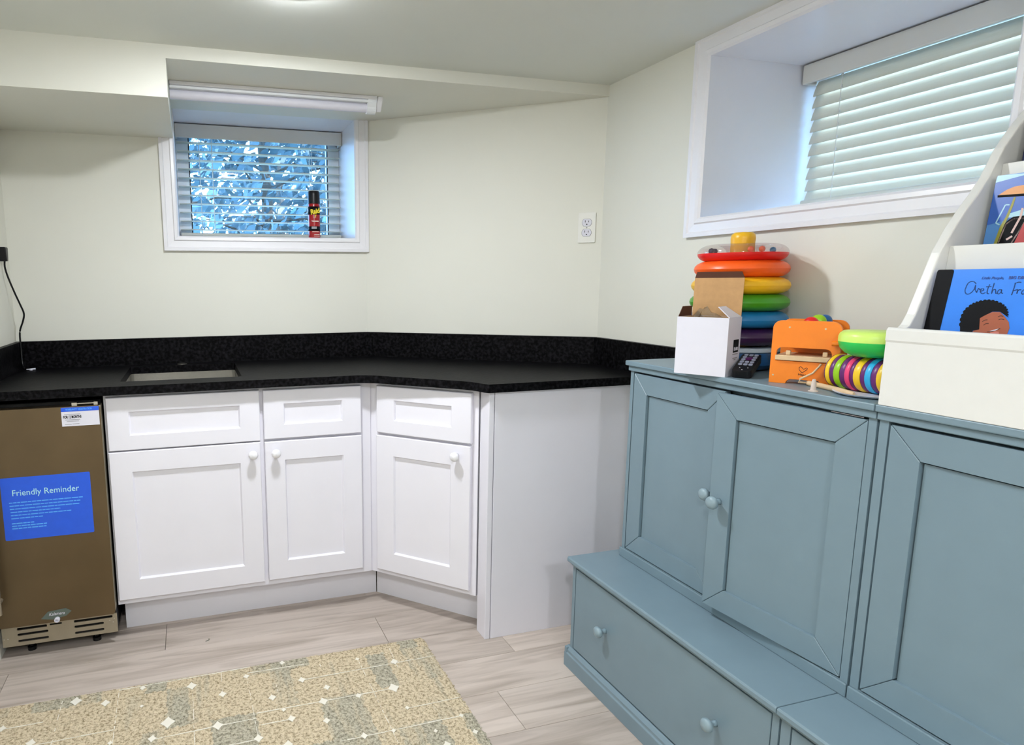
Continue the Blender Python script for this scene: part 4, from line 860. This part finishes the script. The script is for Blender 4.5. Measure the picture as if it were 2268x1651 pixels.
# ---------------------------------------------------------------- trees outside the small window
M['leaf'] = mat('tree_leaf', (0.07, 0.13, 0.155), 0.5, var=0.55, scale=2.5, transl=0.25)
M['bark'] = mat('tree_bark', (0.09, 0.07, 0.055), 0.9, var=0.3, scale=12)
def tree(label, x, y, h, r, n, seed, zc, size):
    q = random.Random(seed); t = thing('garden_tree', label, 'tree', (x, y, 1.22), group=None)
    tr = MB(); tr.tube([(0, 0, 0), (0.03, 0.02, h*0.3), (-0.02, 0.0, h*0.6), (0.02, 0.01, h)], [0.06, 0.05, 0.035, 0.012], 8)
    br = [(0, 0, h*0.5)]
    for k_ in range(26):
        a = q.uniform(0, 6.28); z0 = q.uniform(0.06, 0.95)*h; l = r*q.uniform(0.6, 1.0); e = Vector((math.cos(a)*l, math.sin(a)*l, z0+q.uniform(-0.1, 0.35)))
        tr.tube([(0, 0, z0), tuple(e*0.5+Vector((0, 0, z0*0.5+0.05))), tuple(e)], [0.016, 0.010, 0.004], 5); br.append(tuple(e)); br.append(tuple(e*0.6+Vector((0, 0, z0*0.4))))
    obj('trunk', tr, M['bark'], t)
    vs = []; fs = []
    for k_ in range(n):
        c = Vector(q.choice(br)) + Vector((q.gauss(0, 0.20), q.gauss(0, 0.20), q.gauss(0, 0.19)))
        if c.z < 0.02: c.z = 0.02 + abs(c.z)
        d = Vector((q.gauss(0, 1), q.gauss(0, 1), q.gauss(0, 0.8))).normalized(); u = d.orthogonal().normalized(); v_ = d.cross(u); L_ = size*q.uniform(0.6, 1.3); w_ = L_*q.uniform(0.35, 0.5)
        o_ = len(vs); vs += [c-u*L_/2, c-u*L_*0.15+v_*w_/2, c+u*L_*0.2+v_*w_*0.42, c+u*L_/2, c+u*L_*0.2-v_*w_*0.42, c-u*L_*0.15-v_*w_/2]
        fs.append(tuple(range(o_, o_+6)))
    f = obj('foliage', MB().add(vs, fs), M['leaf'], t); f['kind'] = 'stuff'
tree('leafy tree on the left outside the small window', -0.85, 2.6, 2.2, 0.75, 850, 1, 1.0, 0.105)
tree('leafy tree in the middle outside the small window', -0.10, 3.1, 2.4, 0.85, 2300, 2, 1.0, 0.115)
tree('leafy tree on the right outside the small window', 0.75, 2.7, 2.3, 0.75, 2000, 3, 1.0, 0.105)
tree('tall dense tree farther behind in the garden', 0.30, 5.2, 3.2, 1.3, 2400, 4, 1.0, 0.15)
